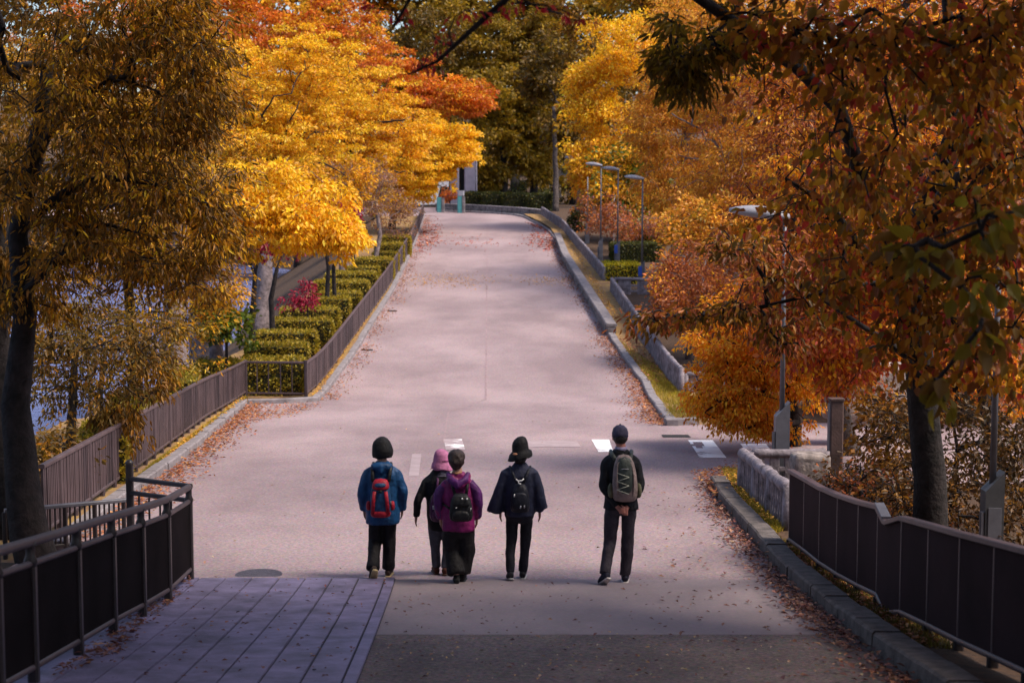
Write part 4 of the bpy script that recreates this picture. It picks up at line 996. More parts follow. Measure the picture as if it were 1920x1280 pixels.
tree('low drooping branch of dull green and orange leaves hanging before the rusty shrub', None, [(P(1730, 520, 16.4), .04), (P(1580, 540, 16.6), .03), (P(1440, 572, 17), .016), (P(1280, 598, 17.2), .008)],
     [(1370, 580, 17, 110, 20, .5, 30), (1250, 592, 17.2, 70, 12, .4, 18), (1500, 525, 16.8, 90, 40, .5, 26), (1400, 455, 16.6, 70, 40, .4, 16), (1480, 470, 16.7, 46, 50, .4, 16), (1478, 620, 17, 50, 40, .4, 18)], (.09, .034), 20, (.22, .10), 'bronze', pal2='rust', mix=.5, seed=83, bark=M_barkd, kind='six', droop=.42, name='branch', cat='branch')
tree('large olive yellow leaves hanging from a thin spray at the right edge', None, [(P(1960, 380, 9.6), .012), (P(1820, 420, 9.4), .008), (P(1740, 450, 9.3), .005)],
     [(1730, 465, 9.3, 60, 24, .2, 8), (1760, 730, 9.2, 24, 50, .15, 4), (1850, 560, 9, 60, 70, .2, 9), (1840, 400, 9, 40, 40, .2, 6)], (.13, .085), 4, (.10, .08), [(.20, .14, .012, 3), (.17, .08, .012, 2), (.24, .18, .014, 1)], seed=84, bark=M_barkd, kind='six', droop=.7, name='branch', cat='branch')
tree('dusky orange tree of finer leaves filling in behind the near right leaves', (1880, 27), [(1880, 900, 27, .16), (1840, 700, 27, .12), (1760, 480, 26.5, .08)],
     [(1560, 230, 26, 130, 110, 1.4, 80), (1740, 120, 26, 150, 110, 1.4, 70), (1640, 400, 26, 150, 90, 1.4, 90), (1800, 330, 26, 140, 120, 1.4, 70), (1500, 380, 26.5, 90, 70, 1.2, 46), (1880, 560, 25.5, 70, 110, 1.0, 36), (1750, 570, 26, 80, 50, 1.0, 26), (1460, 120, 26.5, 90, 80, 1.2, 36), (1660, 20, 26.5, 160, 50, 1.2, 50), (None, (5.5, 24.0, 7.2), None, 3.6, 1.2, 3.6, 44), (None, (1.6, 22.5, 7.2), None, 3.0, 1.0, 3.2, 54), (None, (8.5, 20.5, 6.8), None, 3.0, 1.4, 3.0, 36)],  # closing blobs lie above the view, added to dapple the road with shade
     (.08, .04), 72, (.36, .18), 'rust', pal2='ember', mix=.45, seed=75, bark=M_barkd, droop=.3, gap=-.08,
     limbs=[[(1780, 520, 26.5, .07), (1660, 440, 26, .05), (1540, 420, 25.6, .03), (1460, 440, 25.5, .014)], [(1800, 560, 26.5, .06), (1700, 640, 26, .04), (1600, 660, 25.7, .02)], [(1770, 490, 26.5, .06), (1720, 300, 26, .045), (1640, 200, 25.7, .025)]])
tree('rust red undergrowth tree beyond the square post, closing the view to the side road', (1660, 39), [(1650, 800, 39, .12), (1640, 700, 39, .09)],
     [(1600, 700, 38, 110, 80, 1.6, 70), (1720, 720, 38, 110, 90, 1.6, 70), (1850, 760, 37, 110, 110, 1.6, 70), (1500, 640, 39, 80, 70, 1.4, 40)], (.10, .055), 80, (.42, .26), 'ember', pal2='rust', mix=.5, seed=76, bark=M_barkd, droop=.35)
tree('dark bush behind the maroon fence kink, full of fine twigs', (1700, 20.5), [(1700, 1000, 20.5, .03), (1702, 950, 20.5, .02)],
     [(1720, 890, 20.3, 60, 40, .5, 30), (1690, 935, 20.0, 60, 40, .5, 26), (1600, 900, 22.5, 60, 40, .5, 24), (1810, 960, 19.4, 80, 60, .5, 44), (1900, 1000, 18.5, 60, 70, .5, 34)], (.075, .035), 22, (.24, .18), [(.075, .036, .010, 3), (.12, .05, .010, 2), (.25, .11, .012, 1)], name='shrub', cat='shrub', seed=77, bark=M_barkd, twig=.006)  # deep tints stand for the shade behind the fence
tree('bronze tree by the moat filling in behind the big left trunk', (250, 31), [(250, 680, 31, .12), (240, 520, 31, .09), (250, 400, 30.5, .06)],
     [(200, 300, 30, 170, 110, 1.6, 90), (330, 250, 30, 110, 110, 1.5, 70), (120, 160, 30, 130, 110, 1.5, 60), (320, 440, 30.5, 120, 70, 1.4, 70), (160, 500, 30.5, 120, 60, 1.3, 46), (360, 120, 30, 80, 90, 1.3, 40), (400, 520, 31, 50, 60, 1, 24)],
     (.095, .034), 56, (.38, .18), 'bronze', pal2='gold', mix=.42, seed=100, bark=M_barkd, kind='rhomb', droop=.3, gap=-.06)
tree('thin screen tree with yellow green leaves against the water, right of the slim branching tree', (262, 30), [(262, 720, 30, .05), (270, 620, 30, .035)],
     [(280, 600, 30, 90, 50, 1, 50), (230, 690, 30, 70, 50, .8, 34), (350, 600, 30.5, 60, 60, .9, 34), (410, 560, 31, 40, 40, .7, 20), (330, 680, 30, 50, 30, .7, 16)], (.085, .034), 30, (.32, .2), 'olive', pal2='gold', mix=.35, seed=101, bark=M_barkd, droop=.3, twig=.007)
tree('second slim dark tree at the water edge, left of the pale thick trunk', (190, 29), [(188, 740, 29, .045), (200, 640, 29, .03)],
     [(180, 620, 29, 70, 50, .8, 40), (110, 600, 29, 60, 40, .8, 30), (100, 720, 29, 60, 50, .8, 26), (40, 680, 29, 40, 60, .8, 20)], (.085, .034), 30, (.3, .2), 'darkolive', pal2='olive', mix=.4, seed=102, bark=M_barkd, droop=.3, twig=.007)
# brush pile
tree('heap of dark bare twigs behind the maroon fence below the big trunk', (1610, 23.5), [(1612, 960, 22.5, .03), (1615, 940, 22.5, .02)],
     [(1630, 925, 22.3, 90, 50, .8, 200), (1700, 950, 21, 60, 45, .6, 110), (1760, 990, 19.8, 60, 40, .5, 70)], (.07, .04), 3, (.25, .15), 'rust', name='brush_pile', cat='brush', seed=85, bark=M_barkd, twig=.009, bent=1.2)
# near left: bronze trees over the moat rail
tree('big grey brown trunk leaning at the left edge with drooping bronze leaves', (62, 18.5), [(50, 930, 18.5, .21), (25, 760, 18.4, .17), (42, 600, 18.3, .135), (30, 440, 18.2, .115), (60, 300, 18, .10), (90, 120, 17.8, .07)],
     [(100, 110, 17.5, 150, 120, 1.2, 80), (270, 80, 17.4, 130, 90, 1.0, 66), (375, 50, 17.2, 80, 70, .8, 34), (250, 240, 17.4, 130, 80, 1.1, 66), (385, 190, 17.4, 50, 60, .7, 28), (90, 320, 17.6, 120, 90, 1.0, 56),
      (330, 350, 17.8, 100, 55, .9, 46), (405, 430, 18, 40, 50, .7, 22), (180, 460, 18, 150, 60, 1.0, 60), (330, 510, 18.2, 70, 45, .8, 30), (60, 560, 18, 80, 50, .7, 20), (None, (-4.2, 13.5, 6.2), None, 3.8, 1.5, 4.5, 150), (None, (-.5, 14.5, 6.6), None, 3.0, 1.0, 3.5, 100)],  # closing blobs: overhead crown added out of view to darken the ground
     (.088, .023), 46, (.32, .14), 'bronze', pal2='gold', mix=.3, seed=90, bark=M_barkd, kind='six', droop=.32, up=.55, twig=.0055, gap=-.04,
     limbs=[[(30, 440, 18.2, .07), (120, 345, 17.9, .05), (210, 325, 17.7, .036), (300, 340, 17.6, .024), (390, 385, 17.5, .012)], [(40, 560, 18.2, .06), (110, 480, 18, .04), (160, 420, 17.9, .025), (260, 440, 17.8, .012)],
            [(60, 300, 18, .05), (130, 190, 17.7, .035), (200, 150, 17.6, .022), (300, 165, 17.4, .012)], [(50, 500, 18.2, .05), (180, 490, 18, .03), (300, 490, 17.9, .012)]])
tree('second dark trunk tight behind the first at the left edge', (8, 19.6), [(10, 880, 19.6, .2), (-5, 640, 19.6, .17), (0, 420, 19.6, .13)],
     [(-20, 300, 19.5, 80, 130, 1, 30), (40, 520, 19.6, 60, 60, .7, 20)], (.125, .03), 55, (.24, .2), 'bronze', seed=91, bark=M_barkd, kind='six', droop=.95)
tree('slim branching tree with small dark leaves standing against the water', (132, 24.5), [(130, 900, 24.5, .095), (134, 760, 24.5, .07), (140, 660, 24.5, .05)],
     [(130, 690, 24.3, 80, 80, .9, 46), (210, 650, 24.3, 80, 60, .9, 36), (200, 740, 24.4, 60, 40, .9, 16), (70, 640, 24.3, 50, 60, .8, 22), (290, 640, 24.5, 50, 60, .8, 24)], (.095, .032), 26, (.3, .2), 'darkolive', pal2='bronze', mix=.4, seed=92, bark=M_barkd, kind='six', droop=.3, twig=.007, gap=-.1)
tree('bronze leaved low branch spilling over the nearer slatted fence', (215, 25.5), [(222, 830, 25.4, .03), (235, 780, 25.3, .02)],
     [(230, 790, 25, 45, 45, .6, 24), (290, 705, 25.6, 34, 36, .5, 14)], (.115, .032), 44, (.24, .18), 'bronze', seed=93, bark=M_barkd, kind='six', droop=.8, name='shrub', cat='shrub')
tree('dark bush at the foot of the big left trunk', (30, 22), [(30, 930, 22, .03), (32, 900, 22, .02)],
     [(20, 880, 21.5, 70, 50, .7, 36), (110, 860, 22.5, 50, 50, .6, 24)], (.10, .035), 44, (.26, .2), 'bronze', pal2='darkolive', mix=.5, name='shrub', cat='shrub', seed=94, bark=M_barkd)
# overhead: the maple above the viewer, whose red leaved branches hang into the top of the picture
tree('dark branch with scattered red leaves hanging in at the top centre', None, [(Vector((1.6, 7.2, 2.3)), .05), (P(960, -10, 9), .020), (P(880, 60, 9.1), .015), (P(820, 115, 9.2), .010), (P(765, 140, 9.25), .005)],
     [(900, 20, 9.1, 60, 20, .2, 8), (830, 80, 9.2, 30, 20, .15, 7), (800, 110, 9.2, 30, 14, .1, 4), (1000, 10, 9, 50, 14, .2, 5), (1080, 40, 9.3, 60, 30, .2, 5)], (.05, .022), 2, (.035, .03), 'redleaf', seed=95, bark=M_barkd, droop=.8, name='branch', cat='branch', twig=.0045, bent=0.1)
tree('short dark branch with red leaves at the top, left of the longer one', None, [(Vector((-.1, 6.8, 2.0)), .03), (P(780, -20, 9), .012), (P(745, 40, 9.1), .008), (P(730, 62, 9.1), .004)],
     [(755, 25, 9.1, 20, 16, .1, 3), (700, 12, 9.1, 24, 10, .1, 3)], (.05, .022), 2, (.035, .03), 'redleaf', seed=96, bark=M_barkd, droop=.8, name='branch', cat='branch', twig=.0045, bent=.1)
for k, (bx, by, lab) in enumerate((
    (6.2, -1.5, 'maple beside the viewer whose crown shades the lower right, out of the picture'),
    (-6.8, -1.0, 'broad tree beside the viewer whose crown shades the lower left, out of the picture'))):
    bl = [(None, (bx * .75, 2.0, 4.4), None, 3.4, 1.3, 4.6, 90), (None, (bx * .35, -2.5, 5.4), None, 3.6, 1.4, 4.5, 90), (None, (bx * .95, 7.5, 5.6), None, 3.2, 1.3, 4.0, 80), (None, (bx * .3, 4.2, 5.6), None, 3.0, 1.2, 3.0, 60), (None, (bx * .35, 9.5, 6.4), None, 2.8, 1.2, 3.0, 70)]
    tree(lab, None, [(Vector((bx, by, zr(by) - .2)), .3), (Vector((bx * .97, by, 1.2)), .24), (Vector((bx * .85, by + 1, 3.4)), .16)], bl, (.27, .17), 38, (.8, .4), 'wine' if bx > 0 else 'bronze', seed=97 + k, bark=M_barkd, droop=.3)

for k, (bx, by, lab) in enumerate(((-7.5, -11, 'unseen bronze tree added behind the viewer to block sky light, to the left'), (0.5, -14, 'unseen bronze tree added straight behind the viewer to block sky light'), (8.5, -11, 'unseen wine coloured tree added behind the viewer to block sky light, to the right'), (-13, 3, 'unseen bronze tree added left of the viewer to block sky light'), (13.5, 3, 'unseen wine coloured tree added right of the viewer to block sky light'))):  # unseen trees added to keep sky light off the near crowns
    z0 = zr(by)
    tree(lab, None, [(Vector((bx, by, z0 - .2)), .32), (Vector((bx, by, z0 + 3)), .24), (Vector((bx, by, z0 + 7)), .15)],
         [(None, (bx, by, z0 + 4.5), None, 4.2, 3.6, 3.2, 130), (None, (bx, by, z0 + 9), None, 3.6, 2.6, 3.0, 90)], (.32, .20), 38, (.9, .5), 'wine' if bx > 5 else 'bronze', seed=140 + k, bark=M_barkd, droop=.3)

for k, (bx, by, lab, bl) in enumerate((  # pair of unseen trees added to deepen shade on the near ground
    (8.2, 10.5, 'unseen spreading tree added right of the maroon fence to shade the pavement', [(5.5, 10.5, 6.4, 4.2, 1.5, 4.2, 150), (2.0, 11.5, 7.0, 3.2, 1.1, 3.6, 90)]),
    (-8.4, 9.5, 'unseen spreading tree added left of the black fence to shade the pavement', [(-5.5, 10.5, 6.2, 4.0, 1.5, 4.2, 170), (-2.0, 13, 7.0, 3.2, 1.1, 3.6, 120)]))):
    z0 = zr(by)
    tree(lab, None, [(Vector((bx, by, z0 - .2)), .30), (Vector((bx * .97, by + .4, .5)), .22), (Vector((bx * .85, by + 1.2, 4.2)), .16)],
         [(None, b[:3], None, b[3], b[4], b[5], b[6]) for b in bl], (.22, .14), 52, (.8, .35), 'wine' if bx > 0 else 'bronze', seed=160 + k, bark=M_barkd, droop=.3, gap=-.3)

for k, (bx, by, pl, lab) in enumerate(((17, 43, 'rust', 'rusty tree past the far side of the side road, right of the picture'), (21, 31, 'ember', 'ember orange tree at the end of the side road, right of the picture'), (15.5, 19, 'wine', 'wine and brown tree right of the maroon fence, outside the picture'))):
    z0 = T(bx, by)
    tree(lab, None, [(Vector((bx, by, z0 - .2)), .24), (Vector((bx, by, z0 + 2)), .18), (Vector((bx, by, z0 + 5)), .10)],
         [(None, (bx, by, z0 + 4), None, 3.2, 2.4, 2.8, 110), (None, (bx, by, z0 + 7), None, 2.6, 2.0, 2.4, 70)], (.18, .10), 70, (.7, .35), pl, seed=170 + k, bark=M_barkd, droop=.3)
# ================================================================== HEDGES
rng = np.random.default_rng(21); random.seed(21)
def hedge_block(label, x0, x1, yb, yf, h=1.0, dens=1.0, pal='hedge', ls=.082, group=None, slant=0, world=None, zb=-.1):
    """clipped block: left/right pixel ends and rows of the far and near top edges"""
    if world is None:
        f0, f1 = G(x0, yf, h), G(x1, yf, h); b0, b1 = G(x0, yb, h), G(x1, yb, h)
        dx = (b0.y - f0.y)
        f_l, f_r = Vector((f0.x, f0.y, f0.z)), Vector((f1.x, f1.y, f1.z))
        dd = min(max(1.0, b0.y - f0.y), 3.0)
        s = (b1.x - f1.x) / max(.1, b1.y - f1.y); s = 0.02 if abs(s) > .5 else s
        b_l, b_r = f_l + Vector((s * dd, dd, 0)), f_r + Vector((s * dd, dd, 0))
    else: f_l, f_r, b_l, b_r = world
    base = [Vector((p.x, p.y, zr(p.y) + zb)) for p in (f_l, f_r, b_r, b_l)]
    zt = max(f_l.z, zr((f_l.y + b_l.y) / 2) + h)
    top = [Vector((p.x, p.y, zt)) for p in (f_l, f_r, b_r, b_l)]
    c = sum(base, Vector()) / 4; root = thing('hedge', label, 'hedge', c, group=group); O = np.array(c)
    mid = sum(top, Vector()) / 4
    ins = [p + (mid - p) * .05 - Vector((0, 0, .03)) for p in top]; inb = [p + (c - p) * .05 for p in base]
    MB().add(inb + ins, [(0, 1, 5, 4), (1, 2, 6, 5), (2, 3, 7, 6), (3, 0, 4, 7), (4, 5, 6, 7)]).build('twig_core', M_core, root)
    quads = [(top[0], top[1], top[2], top[3]), (base[0], base[1], top[1], top[0]), (base[1], base[2], top[2], top[1]), (base[3], base[0], top[0], top[3])]
    Cs, As, Ns = [], [], []
    for qi, (a, b, d, e) in enumerate(quads):
        n = (b - a).cross(e - a).normalized(); ar = (b - a).length * (e - a).length
        k = int(ar / (ls * ls * .30) * dens)
        u, v = rng.random((k, 1)), rng.random((k, 1))
        p = (1 - u) * (1 - v) * np.array(a) + u * (1 - v) * np.array(b) + u * v * np.array(d) + (1 - u) * v * np.array(e)
        N_ = np.array(n)
        if qi == 0 and N_[2] < 0: N_ = -N_
        bulge = np.array([[.05 * noise.noise(Vector(q) * 2.2)] for q in p])
        rim = np.minimum(np.minimum(u, 1 - u) * (b - a).length, np.minimum(v, 1 - v) * (e - a).length)
        p = p + N_ * (bulge + rng.normal(0, .022, (k, 1)) - .05 * np.exp(-rim / .06))
        Cs.append(p); Ns.append(unit(N_ + rng.normal(0, .55, (k, 3)))); As.append(unit(rng.normal(0, 1, (k, 3)) + N_ * .5))
    C = np.concatenate(Cs); n = len(C)
    V, Tt, ti = leaf_arrays(C - O, np.concatenate(As), np.concatenate(Ns), ls * rng.uniform(.7, 1.3, n), ls * .62 * rng.uniform(.8, 1.2, n), pick(pal, n, .2))
    NT[1] += len(Tt)
    tag(obj('foliage', mesh_np('foliage', V, Tt, ti), LEAF, root), None, None, kind='stuff')
    return root
HG = 'clipped hedge blocks stepping up the slope behind the slatted fence'
ordn = ['nearest clipped hedge of the stepped row, right behind the open barred fence', 'second clipped hedge of the stepped row, thin crimson tree rising at its left end', 'third clipped hedge up the stepped row, thin dark trunk at its left end',
 'fourth clipped hedge up the stepped row, wide block left of the slatted fence', 'fifth clipped hedge up the row, just below the crimson spiky shrub', 'sixth clipped hedge up the row, short block right of the crimson spiky shrub',
 'seventh clipped hedge up the row, behind the crimson spiky shrub', 'eighth clipped hedge up the row, widest block with twin thin trunks at its left', 'ninth clipped hedge up the row, above the twin thin trunks',
 'tenth clipped hedge up the row, low block beyond the leaning slim trunk', 'eleventh clipped hedge up the row, under the dusky mauve tree', 'twelfth clipped hedge up the row, small dark block in the shade',
 'thirteenth clipped hedge up the row, near the head of the slatted fence', 'farthest clipped hedge of the stepped row, under the golden fringe']
hb = [(452, 568, 668, 677), (460, 577, 638, 652), (480, 593, 617, 627), (510, 623, 594, 603), (526, 635, 573, 583), (598, 655, 553, 563), (600, 676, 544, 551), (587, 691, 522, 533), (610, 706, 506, 517), (650, 711, 499, 503), (668, 737, 480, 489), (700, 747, 471, 475), (704, 756, 453, 461), (718, 769, 437, 447)]
for lab, (x0, x1, yb_, yf_) in zip(ordn, hb): hedge_block(lab, x0, x1, yb_, yf_, .98, group=HG)
for lab, b in (('clipped hedge left of the barred fence, at the top end of the nearer slatted fence', (368, 446, 672, 684, .85)),
               ('clipped hedge below the stout trunk, behind the nearer slatted fence', (300, 372, 700, 716, .85)),
               ('clipped hedge strewn with bronze leaves behind the middle of the nearer slatted fence', (198, 300, 752, 772, .8)),
               ('low clipped hedge by the slim branching tree, behind the nearer slatted fence', (150, 236, 798, 822, .8))):
    hedge_block(lab, b[0], b[1], b[2], b[3], b[4], group='clipped hedges behind the nearer slatted fence')
# right hand hedges
def hw(x0, x1, d0, d1, y, h):
    f_l, f_r, b_l, b_r = P(x0, y, d0), P(x1, y, d0), P(x0 + (960 - x0) * (1 - d0 / d1), y, d1), P(x1 + (960 - x1) * (1 - d0 / d1), y, d1)
    z = max(zr(p.y) for p in (f_l, b_l)) + h
    for p in (f_l, f_r, b_l, b_r): p.z = zr(p.y) + h
    return f_l, f_r, b_l, b_r
hedge_block('bright yellow green clipped hedge in front of the middle log rails', 0, 0, 0, 0, .8, pal='lime', world=hw(1136, 1205, 70.5, 74, 500, .85), ls=.1, dens=.9)
hedge_block('dull green clipped hedge behind the second clear lamp', 0, 0, 0, 0, .9, world=hw(1150, 1240, 80, 83, 470, .9), pal='dkgreen', ls=.1)
hedge_block('olive clipped hedge farther back, behind the row of lamps', 0, 0, 0, 0, .9, world=hw(1165, 1260, 90, 93, 450, .9), pal='olive', ls=.1)
for k, (x0, x1, d0, lab) in enumerate(((873, 902, 121, 'dark clipped hedge just right of the lavender pillar, over the crest wall'), (904, 940, 120, 'dark clipped hedge over the middle of the crest wall'), (942, 985, 119, 'dark clipped hedge over the crest wall by the pair of trunks'), (988, 1036, 118, 'dark clipped hedge over the crest wall at its right end'))):
    hedge_block(lab, 0, 0, 0, 0, 1.2, world=hw(x0, x1, d0, d0 + 2.5, 380, 1.15 - .12 * (k > 1)), pal='dkgreen', ls=.16, group='dark hedges over the crest wall')
tree('dark round shrub beside the thin lamp post at the head of the log fence', (1086, 100), [(1086, 415, 100, .04), (1086, 405, 100, .03)], [(1086, 415, 99.5, 17, 17, .6, 26)], (.16, .1), 60, (.25, .2), 'dkgreen', name='shrub', cat='shrub', seed=110, bark=M_barkd)
tree('small pink leaved shrub between the two teal bollards', (844, 121), [(844, 385, 121, .03), (844, 375, 121, .02)], [(844, 366, 121, 15, 14, .5, 14)], (.16, .1), 40, (.25, .2), 'pinkred', name='shrub', cat='shrub', seed=111, bark=M_barkd)

# ================================================================== FALLEN LEAVES
rng = np.random.default_rng(33)
LP = dict(brown=[(.34, .12, .05, 3), (.26, .085, .04, 3), (.42, .17, .05, 2), (.20, .07, .05, 1), (.5, .24, .08, 1)], red=[(.46, .10, .05, 3), (.40, .07, .05, 2), (.50, .16, .06, 2)],
          gold=[(.55, .27, .03, 3), (.45, .20, .03, 2), (.6, .36, .05, 2)], dark=[(.16, .06, .045, 3), (.11, .045, .04, 2), (.22, .09, .05, 2), (.30, .15, .09, 1)], pale=[(.42, .33, .2, 2), (.5, .3, .1, 1), (.3, .16, .1, 2)])
def litter(label, XY, size, pal, h=.012, pile=.02):
    XY = np.asarray(XY, float); n = len(XY)
    Z = np.interp(XY[:, 1], _yy, _zs) + h + np.abs(rng.normal(0, pile, n))
    C = np.column_stack([XY, Z]); a = rng.uniform(0, 2 * np.pi, n)
    A = unit(np.column_stack([np.cos(a), np.sin(a), rng.normal(.12, .22, n)])); Nn = unit(rng.normal(0, .22, (n, 3)) + np.array([0, 0, 1]))
    s = size * rng.uniform(.55, 1.35, n); c = C.mean(0)
    V, Tt, ti = leaf_arrays(C - c, A, Nn, s, s * rng.uniform(.38, .62, n), pick(LP[pal], n, .2), 'rhomb', .22)
    NT[1] += len(Tt)
    o = obj('fallen_leaves', mesh_np('fallen_leaves', V, Tt, ti), LITTER, None, Vector(c)); return tag(o, label, 'fallen leaves', kind='stuff')
def strip_xy(pts, n, off, spread, wobble=True):
    q = resample(pts, .4); out = []
    seg = rng.integers(0, len(q) - 1, n * 3)
    for i in seg:
        t = rng.random(); p = q[i].lerp(q[i + 1], t); d = (q[i + 1] - q[i]); sd = Vector((d.y, -d.x, 0)).normalized()
        if wobble and noise.noise(Vector((p.x, p.y * .45, 5))) < rng.normal(-.15, .25): continue
        o = off + abs(rng.normal(0, spread)) * (1 if off >= 0 else -1); out.append((p.x + sd.x * o, p.y + sd.y * o))
        if len(out) >= n: break
    return out
def right_of(pts):   # sign so that positive offsets fall on the road
    return 1
def poly_xy(px, n, soft=0.0):
    """n points inside a photo quadrilateral, laid on the ground"""
    q = np.array(px, float); out = []
    for _ in range(n):
        u, v = rng.random(), rng.random(); p = (1 - u) * (1 - v) * q[0] + u * (1 - v) * q[1] + u * v * q[2] + (1 - u) * v * q[3]
        e = rng.normal(0, 1, 2) * .16 * np.array([np.ptp(q[:, 0]), np.ptp(q[:, 1])]) * soft
        g = G(p[0] + e[0], p[1] + e[1]); out.append((g.x, g.y))
    return out
litter('fallen leaves along the foot of the far left kerb', strip_xy(KL_far, 2600, .03, .30), .075, 'brown')
litter('thick drift of brown leaves along the nearer left kerb', strip_xy(KL_near[::-1], 2600, .03, .27, False), .075, 'brown', pile=.03)
litter('brown leaves filling the corner before the barred fence', poly_xy([(470, 760), (600, 757), (560, 775), (430, 800)], 700, .3), .07, 'brown', pile=.025)
litter('drift of orange brown leaves along the low stone wall on the right', strip_xy(WR_low[::-1], 1500, .03, .22), .085, 'brown') if False else None
def left_strip(pts, n, off, spread, wob=True): return strip_xy(pts, n, -off, spread, wob)
litter('drift of orange brown leaves at the foot of the low stone wall on the right', left_strip(WR_low[::-1], 1500, -.03, .26) if WR_low[0].y < WR_low[-1].y else left_strip(WR_low, 1500, .0, .26), .08, 'brown')
litter('drift of orange brown leaves beside the straight right kerb', [(x, y) for x, y in left_strip(KR_mid[::-1], 2600, .01, .30, False)], .075, 'brown', pile=.03)
litter('dark curled leaves gathered along the near mossy kerb', left_strip(KR_near[::-1], 2600, .01, .15, True), .065, 'dark', pile=.03)
litter('scattered leaves out from the near mossy kerb', left_strip(KR_near[::-1], 180, .2, .7, True), .06, 'dark', pile=.01)
litter('red leaves blown together near the top of the road on the right', poly_xy([(1000, 432), (1040, 440), (1045, 475), (990, 455)], 420, .8), .16, 'red')
litter('red leaves around the right bend at the crest', poly_xy([(985, 417), (1030, 428), (1036, 440), (1000, 424)], 160), .16, 'red')
litter('red leaves spread across the top left of the road', poly_xy([(800, 418), (826, 424), (812, 462), (778, 468)], 420, .8), .16, 'red')
litter('thin band of red leaves across the upper road', poly_xy([(800, 446), (920, 446), (930, 464), (790, 462)], 150, 1.2), .14, 'red')
litter('yellow leaves sprinkled over the upper left of the road', poly_xy([(770, 516), (900, 518), (900, 538), (760, 536)], 600, 1.3), .085, 'gold')
litter('yellow leaves sprinkled over the upper right of the road', poly_xy([(985, 522), (1060, 522), (1070, 536), (990, 534)], 240, 1.3), .085, 'gold')
litter('single leaves scattered widely over the road', poly_xy([(640, 700), (1190, 700), (1420, 1070), (300, 1070)], 240), .045, 'pale')
litter('specks of leaf scattered over the concrete apron and gravelly strip', poly_xy([(740, 1090), (1470, 1090), (1740, 1278), (680, 1278)], 260), .042, 'dark')
litter('pale specks of leaf on the gravelly strip', poly_xy([(720, 1195), (1590, 1195), (1740, 1278), (680, 1278)], 220), .035, 'pale')
litter('leaf scraps on the plank pavement', poly_xy([(380, 1092), (730, 1092), (660, 1278), (160, 1278)], 170), .045, 'dark', h=.03)
litter('brown leaves under the black panel fence', poly_xy([(330, 1092), (365, 1092), (230, 1230), (90, 1278)], 420), .06, 'dark', h=.03)
litter('leaves lying on the mossy verge by the straight right kerb', poly_xy([(1155, 636), (1200, 650), (1275, 735), (1215, 722)], 900), .075, 'brown', h=.12)
litter('leaves lying on the verge above the low stone wall', poly_xy([(1050, 445), (1065, 450), (1165, 610), (1150, 612)], 900), .075, 'gold', h=.25)
litter('leaves heaped by the near end of the grey log fence', poly_xy([(1295, 895), (1385, 875), (1392, 940), (1345, 940)], 900), .065, 'brown', h=.06, pile=.04)
litter('yellow leaves on the verge along the grey log fence', poly_xy([(1350, 900), (1392, 890), (1478, 1005), (1410, 985)], 900), .06, 'gold', h=.11)
litter('leaves under the maroon fence', poly_xy([(1440, 1030), (1490, 1040), (1760, 1230), (1700, 1240)], 1100), .06, 'brown', h=.10)
litter('yellow leaves on the strip between kerb and slatted fence', poly_xy([(300, 880), (330, 850), (455, 752), (462, 755)], 900), .06, 'gold', h=.12)
litter('yellow leaves on the long strip below the far slatted fence', poly_xy([(585, 750), (600, 745), (776, 466), (771, 468)], 1300), .06, 'gold', h=.12)
def grass(label, px, n, hgt, pal, h=.08):
    XY = np.array(poly_xy(px, n)); Z = np.interp(XY[:, 1], _yy, _zs) + h; C = np.column_stack([XY, Z])
    A = unit(rng.normal(0, .45, (n, 3)) + np.array([0, 0, 1])); Nn = unit(rng.normal(0, 1, (n, 3))); c = C.mean(0)
    V, Tt, ti = leaf_arrays(C - c, A, Nn, hgt * rng.uniform(.5, 1.4, n), np.full(n, .012), pick(pal, n, .2), 'rhomb', .1)
    NT[1] += len(Tt)
    return tag(obj('grass', mesh_np('grass', V, Tt, ti), LEAF, None, Vector(c)), label, 'grass', kind='stuff')
DRY = [(.42, .33, .03, 3), (.34, .25, .03, 2), (.5, .36, .06, 2), (.22, .2, .03, 1)]
grass('yellowing grass at the corner of the verge by the side road', [(1200, 690), (1275, 740), (1350, 790), (1255, 792)], 6000, .12, DRY)
grass('yellowing grass on the slope of the verge below the low stone wall', [(1155, 640), (1240, 700), (1275, 745), (1215, 720)], 4000, .08, DRY)
grass('dry tufts along the grey log fence', [(1350, 890), (1392, 890), (1478, 1005), (1440, 1020)], 4500, .08, DRY)
grass('dry tufts under the near slatted fence', [(250, 915), (290, 880), (460, 752), (465, 752)], 4500, .08, DRY)
grass('dry tufts under the maroon fence', [(1450, 1020), (1500, 1040), (1800, 1240), (1700, 1240)], 4500, .07, [(.2, .15, .03, 2), (.13, .09, .02, 2)])
